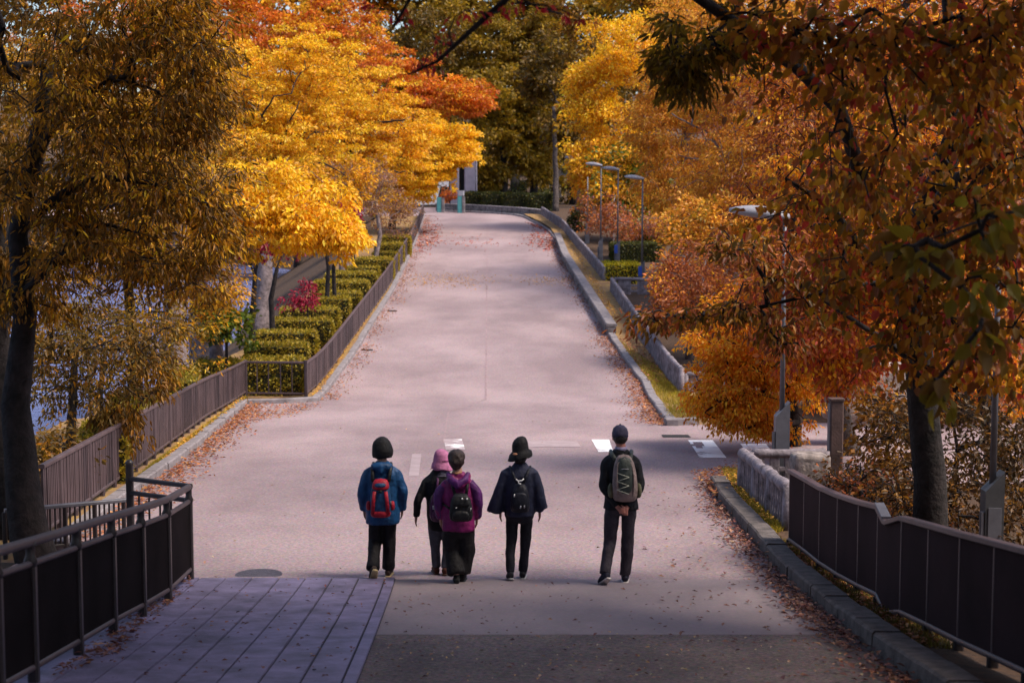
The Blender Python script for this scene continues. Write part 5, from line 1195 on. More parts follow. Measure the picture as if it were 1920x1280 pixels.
# ================================================================== PEOPLE
def cloth(name, col, rough=.75, sc=14):
    return mat(name, col, rough, .22, sc, .75, 17, spec=.25)
M_skin = mat('skin', (.36, .20, .15), .55, .08, 10, .05, 80)
M_hairk = mat('dark_hair', (.018, .012, .011), .5, .3, 60, .5, 120)
def fuse(parts, name, voxel, m, parent, smooth=6, fold=0.0, seed=0, ratio=1.0, fscale=9):
    """one continuous surface out of overlapping solids"""
    mb = MB()
    for f in parts: f(mb)
    me = mb.mesh(name + '_src'); o = bpy.data.objects.new(name + '_src', me); COL.objects.link(o)
    r = o.modifiers.new('r', 'REMESH'); r.mode = 'VOXEL'; r.voxel_size = voxel
    s = o.modifiers.new('s', 'SMOOTH'); s.factor = .5; s.iterations = smooth
    if ratio < 1: d = o.modifiers.new('d', 'DECIMATE'); d.ratio = ratio
    dg = bpy.context.evaluated_depsgraph_get(); dg.update()
    me2 = bpy.data.meshes.new_from_object(o.evaluated_get(dg)); bpy.data.objects.remove(o); bpy.data.meshes.remove(me)
    me2.name = name
    if fold:
        me2.update()
        for v in me2.vertices:
            q = v.co
            k = noise.noise(Vector((q.x * fscale, q.y * fscale, q.z * fscale * .8 + seed))) + .5 * noise.noise(Vector((q.x * 24 + seed, q.y * 24, q.z * 12)))
            v.co += v.normal * k * fold
    me2.polygons.foreach_set('use_smooth', [True] * len(me2.polygons)); me2.update()
    me2.materials.clear()
    return obj(name, me2, m, parent)
V3 = Vector
def sp(pts, rad, m=4):
    """a smooth curve through joints, radii eased along it"""
    pts = [V3(p) for p in pts]; n = len(pts); P_, R_ = [], []
    for i in range(n - 1):
        p0, p1, p2, p3 = pts[max(0, i - 1)], pts[i], pts[i + 1], pts[min(n - 1, i + 2)]
        for k in range(m):
            t = k / m; P_.append(.5 * ((2 * p1) + (p2 - p0) * t + (2 * p0 - 5 * p1 + 4 * p2 - p3) * t * t + (3 * p1 - p0 - 3 * p2 + p3) * t ** 3))
            a, b = rad[i], rad[i + 1]
            R_.append(tuple(x + (y - x) * t for x, y in zip(a, b)) if hasattr(a, '__len__') else a + (b - a) * t)
    return P_ + [pts[-1]], R_ + [rad[-1]]
def arm_tube(mb, S, E, W, r, n=12):
    S, E, W = V3(S), V3(E), V3(W)
    mb.tube(*sp([S, S.lerp(E, .5), E, E.lerp(W, .5), W], r), n)
def hand_parts(mb, W, E, side, curl=.35):
    """palm, four fingers of unequal length and a thumb below a wrist"""
    W, E = V3(W), V3(E); d = (W - E).normalized(); d = (d + V3((0, .12, -.35))).normalized()
    n = V3((side, 0, 0)); n = (n - d * n.dot(d)).normalized(); f = d.cross(n).normalized()      # f: across the palm
    if f.y < 0: f = -f
    pal = W + d * .045
    mb.tube([W - d * .02, W + d * .02, W + d * .075], [(.02, .026), (.017, .036), (.014, .038)], 10)
    for k, L in enumerate((.062, .070, .066, .052)):
        o = W + d * .07 + f * (.028 - .019 * k)
        a = o + d * L * .5 - n * .006; b = a + (d * .8 - n * curl).normalized() * L * .5
        mb.tube([o - d * .02, o, a, b], [.0085, .009, .008, .0062], 7)
    t0 = W + d * .02 + f * .03; t1 = t0 + (d * .7 + f * .6).normalized() * .035; mb.tube([t0, t1, t1 + (d - n * .3).normalized() * .03], [.011, .010, .0075], 7)
def foot(mb, A, toe_dir, pitch, L=.235, sole=False, w=.043):
    """shoe from the heel under the ankle A; pitch lifts the heel"""
    A = V3(A); t = V3(toe_dir).normalized(); c, s = math.cos(pitch), math.sin(pitch)
    f = V3((t.x * c, t.y * c, -s)); u = V3((t.x * s, t.y * s, c))
    o = A - u * .055
    if sole:
        pts = [(-.065, .0), (-.03, 0), (.06, 0), (.12, .002), (.165, .006)]; ws = [.028, .036, .04, .045, .03]
        mb.tube([o + f * a + u * (b - .022) for a, b in pts], [(x * w / .043, .011) if abs(f.x) < 2 else x for x in ws], 10)
        return
    pts = [(-.062, .012), (-.035, .018), (.03, .03), (.09, .018), (.145, .008), (.17, .004)]
    rs = [(.026, .03), (.036, .04), (.04, .042), (.043, .03), (.036, .022), (.018, .012)]
    mb.tube([o + f * a + u * b for a, b in pts], [(x * w / .043, y) for x, y in rs], 12)
    mb.tube([A + u * .03, o + u * .02], [.034, .037], 10)
def person(label, px, py, J, face=0.0):
    p = G(px, py); p = grounded(p, .006)
    root = thing('person', label, 'person', p, face)
    J = dict(J); k = J.get('k', 1.0)
    return root, J
def head_parts(mb, c, r, neck, yaw=0):
    c = V3(c); f = V3((math.sin(yaw), math.cos(yaw), 0)); s = V3((math.cos(yaw), -math.sin(yaw), 0))
    rx, ry, rz = r
    mb.ball(c + V3((0, 0, rz * .15)), (rx, ry, rz * .85), 16, 12); mb.ball(c + f * ry * .2 - V3((0, 0, rz * .35)), (rx * .78, ry * .75, rz * .6), 14, 10)
    mb.tube([c + f * ry * .9 + V3((0, 0, .01)), c + f * ry * 1.12 - V3((0, 0, .03))], [.009, .016], 8)           # nose
    mb.tube([c + f * ry * .92 - V3((0, 0, .062)) - s * .022, c + f * ry * .98 - V3((0, 0, .06)), c + f * ry * .92 - V3((0, 0, .062)) + s * .022], [.006, .009, .006], 6)
    for e in (-1, 1):
        mb.ball(c + s * e * rx * 1.0 - V3((0, 0, .005)), (.012, .02, .032), 10, 8)
        mb.ball(c + f * ry * .86 + s * e * .032 + V3((0, 0, .018)), (.016, .012, .010), 8, 6)
    mb.tube([c - V3((0, .01, rz * .5)), V3(neck) + V3((0, 0, .02)), V3(neck) - V3((0, 0, .05))], [.052, .052, .062], 12)
def figure(label, px, py, J, M, face=0.0):
    root, J = person(label, px, py, J, face)
    zsh = J['sh'][0][2]
    def body(mb):
        head_parts(mb, J['head'], J.get('hr', (.074, .092, .112)), J['neck'], J.get('yaw', 0))
        hx = J['hipz']; sx = abs(J['sh'][0][0] - J['sh'][1][0]) / 2; cx = (J['sh'][0][0] + J['sh'][1][0]) / 2; hc = (J['hip'][0][0] + J['hip'][1][0]) / 2
        mb.loft([(hc, 0, hx - .06, .12, .085), (hc, 0, hx + .06, .14, .095), ((hc + cx) / 2, J.get('lean', 0) * .5, (hx + zsh) / 2, .115, .085), (cx, J.get('lean', 0), zsh - .08, sx * .84, .08), (cx, J.get('lean', 0), zsh + .0, sx * .5, .06), (J['neck'][0], J['neck'][1], J['neck'][2], .055, .055)], 18, 2.3)
        for i, sd in ((0, -1), (1, 1)):
            S, E, W = V3(J['sh'][i]) - V3((sd * .015, 0, .045)), J['el'][i], J['wr'][i]
            arm_tube(mb, S, E, W, [.034, .036, .034, .032, .024])
            if not J.get('clasp'): hand_parts(mb, W, E, sd)
            mb.tube([J['hip'][i], V3(J['hip'][i]).lerp(V3(J['kn'][i]), .5), J['kn'][i], V3(J['kn'][i]).lerp(V3(J['an'][i]), .4), J['an'][i]], [.062, .058, .046, .044, .034], 12)
            a = V3(J['an'][i]); mb.tube([a, a + V3((0, .03, -.04)), a + V3((0, .11, -.055 - .1 * math.sin(J['pitch'][i])))], [.034, .034, .022], 8)
        if J.get('clasp'):
            c = V3(J['clasp'])
            for sd in (-1, 1):
                W = V3(J['wr'][0 if sd < 0 else 1]); q = c + V3((sd * .012, -.012 * (1 + sd), .012 * sd))
                mb.tube([W, W.lerp(q, .6), q], [.024, .03, .030], 10)
                for f_ in range(4):
                    b = q + V3((-sd * .012, -.022, .022 - f_ * .017)); mb.tube([q + V3((0, -.005, .02 - f_ * .016)), b, b + V3((-sd * .034, -.008 + .004 * f_, -.006)), b + V3((-sd * .05, .012, -.014))], [.0095, .0092, .0085, .0065], 7)
                mb.tube([q + V3((0, -.01, .02)), q + V3((-sd * .02, -.02, .045)), q + V3((-sd * .045, -.015, .05))], [.011, .010, .008], 7)
    fuse([body], 'body', .0085, M.get('skin', M_skin), root, 4, ratio=.35)
    # trousers
    def trs(mb):
        hc = (J['hip'][0][0] + J['hip'][1][0]) / 2; hw_ = J.get('hipw', .165)
        mb.loft([(hc, 0, J['hipz'] - .09, hw_ * .72, .09), (hc, 0, J['hipz'] - .03, hw_ * .95, .112), (hc, 0, J['hipz'] + .03, hw_, .12), (hc, 0, J['hipz'] + .14, hw_ - .02, .11)], 18, 2.3)
        for i in (0, 1):
            H, K, A = V3(J['hip'][i]), V3(J['kn'][i]), V3(J['an'][i]); w = J['leg']
            A2 = A + V3((0, 0, J.get('cuff', -.005)))
            mb.tube(*sp([H + V3((0, 0, .05)), H.lerp(K, .2), H.lerp(K, .7), K, K.lerp(A2, .4), A2], [w[0] * .9, w[0], (w[0] + w[1] * 2) / 3, w[1], (w[1] + w[2]) / 2, w[2]]), 16)
    fuse([trs], 'trousers', .011, M['trousers'], root, 4, .011, px, .6, 7)
    # shoes
    for i in (0, 1):
        td = J.get('toe', ((-.05, 1, 0), (.05, 1, 0)))[i]
        s = fuse([lambda mb: foot(mb, J['an'][i], td, J['pitch'][i], w=J.get('fw', .043))], 'shoe', .008, M['shoe'], root, 2, ratio=.5)
        so = MB(); foot(so, J['an'][i], td, J['pitch'][i], sole=True, w=J.get('fw', .043)); so.build('sole', M['sole'], s, smooth=True, local=True)
    # jacket
    jk = J['jacket']
    def jac(mb):
        mb.loft([(x, y, z, a, b) for x, y, z, a, b in jk], 22, 2.4)
        for i in (0, 1):
            S, E, W = V3(J['sh'][i]), V3(J['el'][i]), V3(J['wr'][i]); r = J['sleeve']
            W2 = W + (W - E).normalized() * J.get('slv', .0)
            S0 = S.lerp(V3((jk[-3][0], S.y, S.z)), .45) + V3((0, 0, .012)); S = S - V3((0, 0, .03)); mb.tube(*sp([S0, S, S.lerp(E, .5) + (S - S0) * .10, E, E.lerp(W2, .5), W2], [r[0] * .70, r[0] * .80, r[1] * .86, r[2] * .88, r[3] * .9, r[4] * .95]), 16)
        for f in J.get('jx', []): f(mb)
    fuse([jac], 'jacket', .011, M['jacket'], root, 8, .012, px + 3, .6, 6.5)
    return root, J

def pack(name, label, px_root, parts, straps, mstrap, fine=()):
    """a rucksack resting on a back: parts = (part name, material, rings, power)"""
    root = thing(name, label, 'backpack', px_root.location, px_root.rotation_euler.z)
    for nm, m, rings, pw in parts:
        mb = MB(); mb.loft(rings, 20, pw); o = mb.build(nm, m, root, smooth=True, local=True)
        bv = o.modifiers.new('sub', 'SUBSURF'); bv.levels = 1; bv.render_levels = 1
    for pts, r in straps:
        MB().tube(pts, r, 8).build('strap', mstrap, root, smooth=True, local=True)
    for nm, m, f in fine:
        mb = MB(); f(mb); mb.build(nm, m, root, smooth=True, local=True)
    return root
def smooth_pts(P_, n=6): return P_

# ---- 1: blue jacket, black bucket hat, red and blue rucksack
M1 = dict(jacket=cloth('blue_rain_jacket', (.009, .058, .165), .5), trousers=cloth('black_trousers', (.010, .009, .012)), shoe=cloth('brown_shoe', (.06, .04, .035)), sole=mat('cream_sole', (.55, .42, .22), .7))
J1 = dict(head=(0, .03, 1.40), neck=(0, .0, 1.285), sh=((-.145, .0, 1.18), (.145, .0, 1.18)), el=((-.215, -.03, .93), (.222, .0, .93)), wr=((-.205, .05, .735), (.21, .08, .735)),
          hip=((-.078, 0, .72), (.078, 0, .72)), hipz=.74, kn=((-.085, .03, .40), (.072, .05, .40)), an=((-.092, -.20, .135), (.058, .05, .075)), pitch=(.95, .02), toe=((-.35, 1, 0), (.1, 1, 0)), leg=(.083, .072, .072),
          sleeve=(.076, .072, .070, .064, .052), jacket=[(0, 0, .595, .188, .135), (0, 0, .63, .19, .138), (0, 0, .80, .182, .128), (0, 0, 1.0, .178, .122), (0, 0, 1.14, .172, .112), (0, 0, 1.22, .12, .085), (0, 0, 1.29, .072, .07)],
          jx=[lambda mb: mb.ball((0, -.075, 1.235), (.125, .075, .06), 14, 10), lambda mb: mb.tube([(-.11, -.03, 1.25), (0, -.12, 1.20), (.11, -.03, 1.25)], [.03, .045, .03], 10)])
p1, _ = figure('person in a blue jacket and black bucket hat, leftmost of the walkers', 718, 1081, J1, M1)
M_blkhat = cloth('black_felt', (.008, .008, .010))
def bucket_hat(root, c, r, h, brim, m, tilt=(0, 0), band=None, cloche=False):
    x, y, z = c; mb = MB()
    R_ = [(x, y, z - h * .60, brim * .9, brim * .95), (x, y, z - h * .62, brim, brim * 1.05), (x, y, z - h * .56, brim * .99, brim * 1.04), (x, y, z - h * .40, brim * .82 + r * .18, brim * .85 + r * .2), (x, y, z - h * .24, r * 1.07, r * 1.17), (x, y, z - h * .1, r * 1.04, r * 1.14), (x, y, z + h * .10, r * .99, r * 1.09), (x, y, z + h * .25, r * .9, r * .99), (x, y, z + h * .36, r * .74, r * .8), (x, y, z + h * .44, r * .45, r * .5), (x, y, z + h * .47, r * .1, r * .1)]
    if cloche: R_ = [(x, y, z - h * .60, r * .90, r * .95), (x, y, z - h * .58, r * 1.02, r * 1.06), (x, y, z - h * .45, r * 1.13, r * 1.18), (x, y, z - h * .25, r * 1.15, r * 1.2), (x, y, z - h * .02, r * 1.05, r * 1.1), (x, y, z + h * .18, r * .86, r * .92), (x, y, z + h * .33, r * .58, r * .62), (x, y, z + h * .41, r * .28, r * .3), (x, y, z + h * .43, r * .05, r * .05)]
    mb.loft(R_, 24, 2.0)
    for i, v in enumerate(mb.v):
        k = .010 * noise.noise(Vector(v) * 9); dz = tilt[0] * (v[0] - x) + tilt[1] * (v[1] - y); mb.v[i] = (v[0] + k, v[1] + k, v[2] + dz + (.018 * noise.noise(Vector((v[0] * 12, v[1] * 12, 3))) if v[2] < z - h * .3 else 0))
    hat = mb.build('hat', m, root, smooth=True, local=True)
    if band: MB().loft([(x, y, z - h * .16, r * 1.08, r * 1.17), (x, y, z - h * .05, r * 1.06, r * 1.15)], 24, 2.1).build('hat_band', band, hat, smooth=True, local=True)
    return hat
bucket_hat(p1, (0, .03, 1.455), .103, .225, .119, M_blkhat, cloche=True)
M_red = cloth('red_nylon', (.36, .012, .03), .5); M_navy = cloth('navy_blue_nylon', (.012, .05, .13), .5); M_blk = cloth('black_nylon', (.012, .012, .014), .5)
yb0 = -.135
pack('backpack', 'red and blue backpack on the blue jacket', p1, [
    ('pack_body', M_navy, [(0, yb0 - .07, .715, .085, .06), (0, yb0 - .075, .75, .115, .075), (0, yb0 - .08, .86, .118, .08), (0, yb0 - .07, .99, .11, .072), (0, yb0 - .055, 1.09, .085, .055), (0, yb0 - .04, 1.13, .045, .035)], 2.8),
    ('base_panel', M_red, [(0, yb0 - .085, .705, .09, .062), (0, yb0 - .09, .73, .112, .072), (0, yb0 - .088, .775, .112, .074), (0, yb0 - .085, .79, .09, .06)], 2.8),
    ('lid', M_red, [(0, yb0 - .085, 1.005, .085, .062), (0, yb0 - .085, 1.03, .098, .068), (0, yb0 - .075, 1.09, .088, .06), (0, yb0 - .06, 1.128, .06, .045)], 2.6),
    ('lid_panel', M_navy, [(0, yb0 - .12, 1.04, .058, .036), (0, yb0 - .118, 1.06, .068, .04), (0, yb0 - .105, 1.095, .06, .038)], 2.4),
    ('side_pocket', M_red, [(-.128, yb0 - .06, .775, .026, .045), (-.134, yb0 - .06, .82, .032, .05), (-.13, yb0 - .06, .885, .024, .04)], 2.4),
    ('side_pocket', M_red, [(.125, yb0 - .06, .775, .022, .045), (.13, yb0 - .06, .82, .024, .05), (.126, yb0 - .06, .885, .02, .04)], 2.4)],
    [([(-.085, yb0 - .05, 1.09), (-.10, -.09, 1.22), (-.095, .02, 1.255), (-.09, .12, 1.15)], .02), ([(.085, yb0 - .05, 1.09), (.10, -.09, 1.22), (.095, .02, 1.255), (.09, .12, 1.15)], .02)], M_blk,
    [('trim', M_red, lambda mb: mb.tube([(-.085, yb0 - .145, .75), (-.075, yb0 - .158, .88), (-.06, yb0 - .145, 1.0)], [(.02, .01)] * 3, 8)), ('trim', M_red, lambda mb: mb.tube([(.085, yb0 - .145, .75), (.075, yb0 - .158, .88), (.06, yb0 - .145, 1.0)], [(.02, .01)] * 3, 8)),
     ('buckle', M_blk, lambda mb: mb.bar((-.02, yb0 - .158, 1.0), (.02, yb0 - .158, 1.0), .02, .03)), ('loop', M_steel, lambda mb: mb.bar((.112, yb0 - .125, .84), (.112, yb0 - .125, .89), .012, .012))])

# ---- 2: pink hat, black jacket, striped collar, purple rucksack
M2 = dict(jacket=cloth('black_fleece', (.010, .010, .013)), trousers=cloth('charcoal_trousers', (.085, .085, .11)), shoe=cloth('rust_brown_shoe', (.10, .03, .018)), sole=mat('brown_sole', (.08, .035, .02), .7))
J2 = dict(head=(.02, .03, 1.265), neck=(.0, .0, 1.15), sh=((-.15, .01, 1.06), (.15, -.01, 1.06)), el=((-.245, -.02, .83), (.22, .0, .82)), wr=((-.265, .06, .64), (.22, .06, .62)),
          hip=((-.06, 0, .60), (.09, 0, .60)), hipz=.62, kn=((-.055, .03, .34), (.085, -.03, .34)), an=((-.045, .03, .075), (.05, -.06, .085)), pitch=(0, .15), toe=((-.1, 1, 0), (.25, 1, 0)), leg=(.082, .062, .046), hipw=.15,
          sleeve=(.072, .062, .055, .048, .04), jacket=[(.02, 0, .50, .14, .12), (.015, 0, .56, .155, .125), (.0, 0, .74, .15, .115), (0, 0, .92, .165, .115), (0, 0, 1.05, .165, .105), (0, 0, 1.12, .115, .085), (0, 0, 1.17, .08, .078)])
p2, _ = figure('person in a pink bucket hat and black jacket, half behind the magenta jacket', 826, 1076, J2, M2, .1)
M_pink = cloth('pink_cotton', (.48, .17, .33)); M_pink2 = cloth('deeper_pink_cotton', (.36, .10, .24))
bucket_hat(p2, (.02, .03, 1.30), .088, .205, .120, M_pink, (-.12, 0), M_pink2)
M_str = mat('grey_ribbed_knit', (.13, .12, .18), .9)
mb = MB()
for k in range(5): mb.loft([(0.01, .0, 1.105 + .016 * k, .105 - .006 * k, .092 - .004 * k), (0.01, .0, 1.112 + .016 * k, .112 - .006 * k, .098 - .004 * k), (0.01, 0, 1.119 + .016 * k, .105 - .006 * k, .092 - .004 * k)], 20, 2)
mb.build('striped_collar', M_str, p2, smooth=True, local=True)
M_pur = cloth('purple_nylon', (.075, .018, .075), .55)
y2 = -.12
pack('backpack', 'purple backpack with a pale patch, on the black jacket beside the magenta one', p2, [
    ('pack_body', M_pur, [(-.01, y2 - .05, .62, .08, .05), (-.012, y2 - .06, .66, .12, .075), (-.012, y2 - .07, .78, .125, .085), (-.01, y2 - .06, .90, .105, .07), (0, y2 - .04, .985, .055, .04)], 2.3),
    ('front_pocket', M_pur, [(-.012, y2 - .12, .65, .08, .03), (-.012, y2 - .135, .70, .095, .04), (-.012, y2 - .13, .80, .08, .035)], 2.4)],
    [([(-.05, y2 - .03, .96), (-.03, -.10, 1.08), (-.06, .0, 1.13)], .014), ([(.06, y2 - .03, .96), (.09, -.09, 1.08), (.09, .0, 1.12)], .016)], M_pur,
    [('patch', M_lamp, lambda mb: mb.bar((-.10, y2 - .145, .80), (-.055, y2 - .155, .80), .012, .04)), ('seam', M_blk, lambda mb: mb.tube([(-.135, y2 - .07, .70), (-.137, y2 - .075, .82), (-.10, y2 - .07, .92)], .006, 6))])

# ---- 3: magenta jacket, short hair, black rucksack
M3 = dict(jacket=cloth('magenta_jacket', (.19, .010, .10), .5), trousers=cloth('wide_black_trousers', (.009, .008, .010)), shoe=cloth('black_shoe', (.012, .012, .014)), sole=mat('black_sole', (.015, .015, .018), .7))
J3 = dict(head=(-.02, .03, 1.33), neck=(-.01, 0, 1.20), sh=((-.135, 0, 1.08), (.135, 0, 1.08)), el=((-.205, -.02, .86), (.205, -.02, .86)), wr=((-.195, .05, .685), (.195, .06, .685)),
          hip=((-.08, 0, .56), (.085, 0, .56)), hipz=.58, kn=((-.07, .03, .33), (.085, .03, .33)), an=((-.02, -.08, .07), (.035, .05, .07)), pitch=(.12, .0), toe=((-.05, 1, 0), (.1, 1, 0)), leg=(.092, .092, .095), cuff=.03, hipw=.175,
          sleeve=(.070, .066, .062, .058, .048), jacket=[(0, 0, .565, .178, .135), (0, 0, .60, .18, .137), (0, 0, .76, .168, .125), (0, 0, .94, .162, .118), (0, 0, 1.05, .152, .108), (0, 0, 1.13, .115, .085), (-.005, 0, 1.195, .07, .07)],
          jx=[lambda mb: mb.tube([(-.10, -.04, 1.17), (-.06, -.11, 1.12), (.02, -.135, 1.07), (.09, -.10, 1.12), (.11, -.03, 1.17)], [.03, .042, .05, .042, .03], 10)])
p3, _ = figure('person in a magenta jacket with short dark hair and wide black trousers', 860, 1091, J3, M3)
M_vio = cloth('violet_nylon', (.085, .014, .115), .5)
fuse([lambda mb: mb.tube([(-.11, -.02, 1.19), (-.08, -.115, 1.135), (.0, -.155, 1.085), (.08, -.115, 1.135), (.11, -.02, 1.19)], [.024, .042, .05, .042, .024], 10)], 'hood', .01, M_vio, p3, 4, .006, 4)
for sd in (-1, 1):
    S, E, W = V3(J3['sh'][0 if sd < 0 else 1]), V3(J3['el'][0 if sd < 0 else 1]), V3(J3['wr'][0 if sd < 0 else 1])
    o = V3((sd * .004, -.004, .004))
    fuse([lambda mb: mb.tube(*sp([S + o - V3((sd * .03, 0, .012)), S.lerp(E, .5) + o + V3((sd * .016, 0, 0)), E + o, E.lerp(W, .5) + o, W.lerp(E, .06) + o], [.060, .062, .060, .057, .051]), 14)], 'sleeve', .011, M_vio, p3, 4, .011, 5 + sd, .6, 7)
def hair(mb):
    mb.ball((-.02, .02, 1.355), (.094, .104, .088), 16, 12); mb.ball((-.02, -.022, 1.315), (.086, .072, .075), 14, 10); mb.ball((-.02, -.045, 1.27), (.06, .035, .045), 10, 8)
M_hair3 = mat('brown_hair', (.035, .016, .012), .5, .4, 50, .6, 110)
fuse([hair], 'hair', .009, M_hair3, p3, 2, .007, 2, 1, 26)
MB().tube([(-.06, -.035, 1.20), (-.015, -.07, 1.19), (.035, -.035, 1.20)], .012, 8).build('collar', mat('tan_collar', (.4, .2, .1), .8), p3, smooth=True, local=True)
y3 = -.14
pack('backpack', 'small black backpack on the magenta jacket', p3, [
    ('pack_body', M_blk, [(.035, y3 - .055, .70, .10, .055), (.035, y3 - .065, .73, .128, .07), (.035, y3 - .07, .82, .125, .075), (.035, y3 - .06, .92, .112, .065), (.03, y3 - .045, .985, .085, .045)], 3.0),
    ('flap', M_blk, [(.035, y3 - .125, .865, .09, .02), (.035, y3 - .13, .90, .105, .026), (.032, y3 - .10, .985, .085, .03), (.03, y3 - .06, 1.005, .06, .03)], 2.8),
    ('front_pocket', M_blk, [(.035, y3 - .13, .715, .08, .02), (.035, y3 - .145, .76, .095, .03), (.035, y3 - .14, .84, .085, .025)], 3)],
    [([(-.03, y3 - .03, .98), (-.06, -.12, 1.08), (-.09, .02, 1.15)], .016), ([(.09, y3 - .03, .98), (.10, -.12, 1.08), (.10, .02, 1.15)], .016), ([(-.09, y3 - .05, .84), (-.15, -.10, .86), (-.18, .0, .86)], .012)], M_blk,
    [('clasp', M_white, lambda mb: mb.ball((.05, y3 - .16, .965), .009, 8, 6)), ('clasp', M_white, lambda mb: mb.ball((.10, y3 - .145, .96), .009, 8, 6)), ('zip_pull', M_white, lambda mb: mb.bar((.135, y3 - .13, .83), (.142, y3 - .132, .86), .008, .008)), ('zip_pull', M_white, lambda mb: mb.bar((-.02, y3 - .165, .868), (-.008, y3 - .165, .868), .008, .008))])

# ---- 4: navy cape jacket, black hat, small black rucksack
M4 = dict(jacket=cloth('navy_jacket', (.022, .026, .058), .65), trousers=cloth('blue_black_trousers', (.012, .012, .02)), shoe=cloth('black_sneaker', (.014, .014, .02)), sole=mat('pale_sole', (.42, .42, .44), .7))
J4 = dict(head=(-.0, .03, 1.37), neck=(0, 0, 1.27), sh=((-.145, 0, 1.185), (.15, 0, 1.185)), el=((-.215, -.01, .96), (.215, -.01, .96)), wr=((-.215, .05, .735), (.215, .05, .735)),
          hip=((-.085, 0, .69), (.075, 0, .69)), hipz=.71, kn=((-.10, .02, .38), (.06, .04, .38)), an=((-.105, -.10, .095), (.03, .04, .075)), pitch=(.28, .0), toe=((-.1, 1, 0), (.06, 1, 0)), leg=(.070, .056, .049),
          sleeve=(.07, .066, .062, .055, .045), jacket=[(0, 0, .70, .16, .125), (0, 0, .74, .165, .128), (0, 0, .90, .165, .122), (0, 0, 1.05, .168, .118), (0, 0, 1.15, .165, .105), (0, 0, 1.22, .105, .08), (0, 0, 1.285, .06, .06)],
          jx=[lambda mb: mb.tube([(-.15, -.01, 1.18), (-.205, -.02, 1.0), (-.262, -.01, .82), (-.285, 0, .74)], [(.055, .06), (.064, .07), (.076, .09), (.082, .10)], 14),
              lambda mb: mb.tube([(.15, -.01, 1.18), (.195, -.02, 1.0), (.225, -.01, .86), (.235, 0, .775)], [(.053, .06), (.058, .07), (.062, .08), (.066, .085)], 14)])
p4, _ = figure('person in a navy flared sleeve jacket and black brimmed hat, walking between the others', 975, 1085, J4, M4)
h4 = bucket_hat(p4, (-.0, .03, 1.46), .084, .215, .134, M_blkhat, (.22, .05))
MB().ball((-.055, -.075, 1.385), (.028, .012, .014), 10, 6).build('hat_flower', mat('tan_flower', (.42, .2, .12), .8), h4, smooth=True, local=True)
fuse([lambda mb: mb.ball((0, .01, 1.36), (.084, .09, .09), 14, 10), lambda mb: mb.ball((0, -.03, 1.31), (.06, .05, .05), 12, 8)], 'hair', .01, M_hairk, p4, 2, .006, 3, 1, 30)
y4 = -.13
M_pnavy = cloth('blue_black_nylon', (.010, .011, .02), .5)
pack('backpack', 'slim black backpack with pale metal clips on the navy jacket', p4, [
    ('pack_body', M_pnavy, [(-.0, y4 - .04, .765, .085, .045), (0, y4 - .05, .80, .108, .06), (0, y4 - .055, .92, .102, .062), (0, y4 - .045, 1.03, .082, .05), (0, y4 - .03, 1.085, .05, .035)], 2.6),
    ('front_pocket', M_pnavy, [(0, y4 - .10, .79, .075, .02), (0, y4 - .115, .83, .088, .03), (0, y4 - .11, .95, .078, .028), (0, y4 - .10, 1.0, .06, .02)], 2.6)],
    [([(-.03, y4 - .02, 1.07), (-.075, -.11, 1.17), (-.11, .0, 1.235), (-.10, .10, 1.15)], .015), ([(.03, y4 - .02, 1.07), (.075, -.11, 1.17), (.11, .0, 1.235), (.10, .10, 1.15)], .015)], M_pnavy,
    [('clip', M_white, lambda mb: mb.tube([(-.045, y4 - .07, 1.135), (-.02, y4 - .075, 1.115), (.02, y4 - .075, 1.12), (.04, y4 - .07, 1.14)], .007, 6)), ('clip', M_white, lambda mb: mb.tube([(-.02, y4 - .075, 1.115), (-.015, y4 - .08, 1.09), (.01, y4 - .08, 1.085)], .006, 6)),
     ('zip_pull', M_white, lambda mb: mb.bar((-.065, y4 - .14, .955), (-.06, y4 - .14, .985), .012, .01)), ('tab', M_lamp, lambda mb: mb.bar((.0, y4 - .147, .83), (.008, y4 - .147, .86), .014, .008)), ('tab', M_lamp, lambda mb: mb.bar((.045, y4 - .145, .835), (.045, y4 - .145, .865), .012, .008))])

# ---- 5: man in a cap, hands clasped behind
M5 = dict(jacket=cloth('black_jacket', (.010, .010, .014)), trousers=cloth('plum_grey_trousers', (.042, .034, .046)), shoe=cloth('navy_shoe', (.018, .018, .035)), sole=mat('white_sole', (.6, .55, .55), .7), skin=mat('ruddy_skin', (.42, .16, .12), .55, .1, 12, .05, 80))
J5 = dict(head=(-.01, .03, 1.565), neck=(0, 0, 1.46), sh=((-.152, 0, 1.335), (.152, 0, 1.335)), el=((-.188, -.10, 1.06), (.188, -.10, 1.06)), wr=((-.05, -.185, .86), (.06, -.185, .86)), clasp=(.015, -.205, .825),
          hip=((-.09, 0, .80), (.09, 0, .80)), hipz=.83, kn=((-.115, .02, .44), (.078, .03, .44)), an=((-.175, -.16, .135), (.055, .04, .075)), pitch=(.55, .0), toe=((-.45, 1, 0), (.08, 1, 0)), leg=(.080, .068, .061), fw=.047,
          sleeve=(.070, .064, .060, .052, .044), jacket=[(0, 0, .80, .192, .135), (0, 0, .84, .188, .136), (0, 0, 1.0, .168, .125), (0, 0, 1.18, .168, .12), (0, 0, 1.31, .168, .112), (0, 0, 1.39, .115, .086), (0, 0, 1.45, .066, .068)])
p5, _ = figure('man in a dark cap and black jacket with hands clasped behind him, rightmost walker', 1163, 1092, J5, M5, .0)
M_cap = cloth('dusky_navy_cotton', (.07, .065, .115))
mb = MB(); mb.loft([(-.01, .03, 1.575, .088, .106), (-.01, .03, 1.62, .088, .106), (-.01, .03, 1.665, .075, .092), (-.01, .03, 1.695, .045, .055), (-.01, .03, 1.705, .008, .01)], 24, 2)
cap = mb.build('cap', M_cap, p5, smooth=True, local=True)
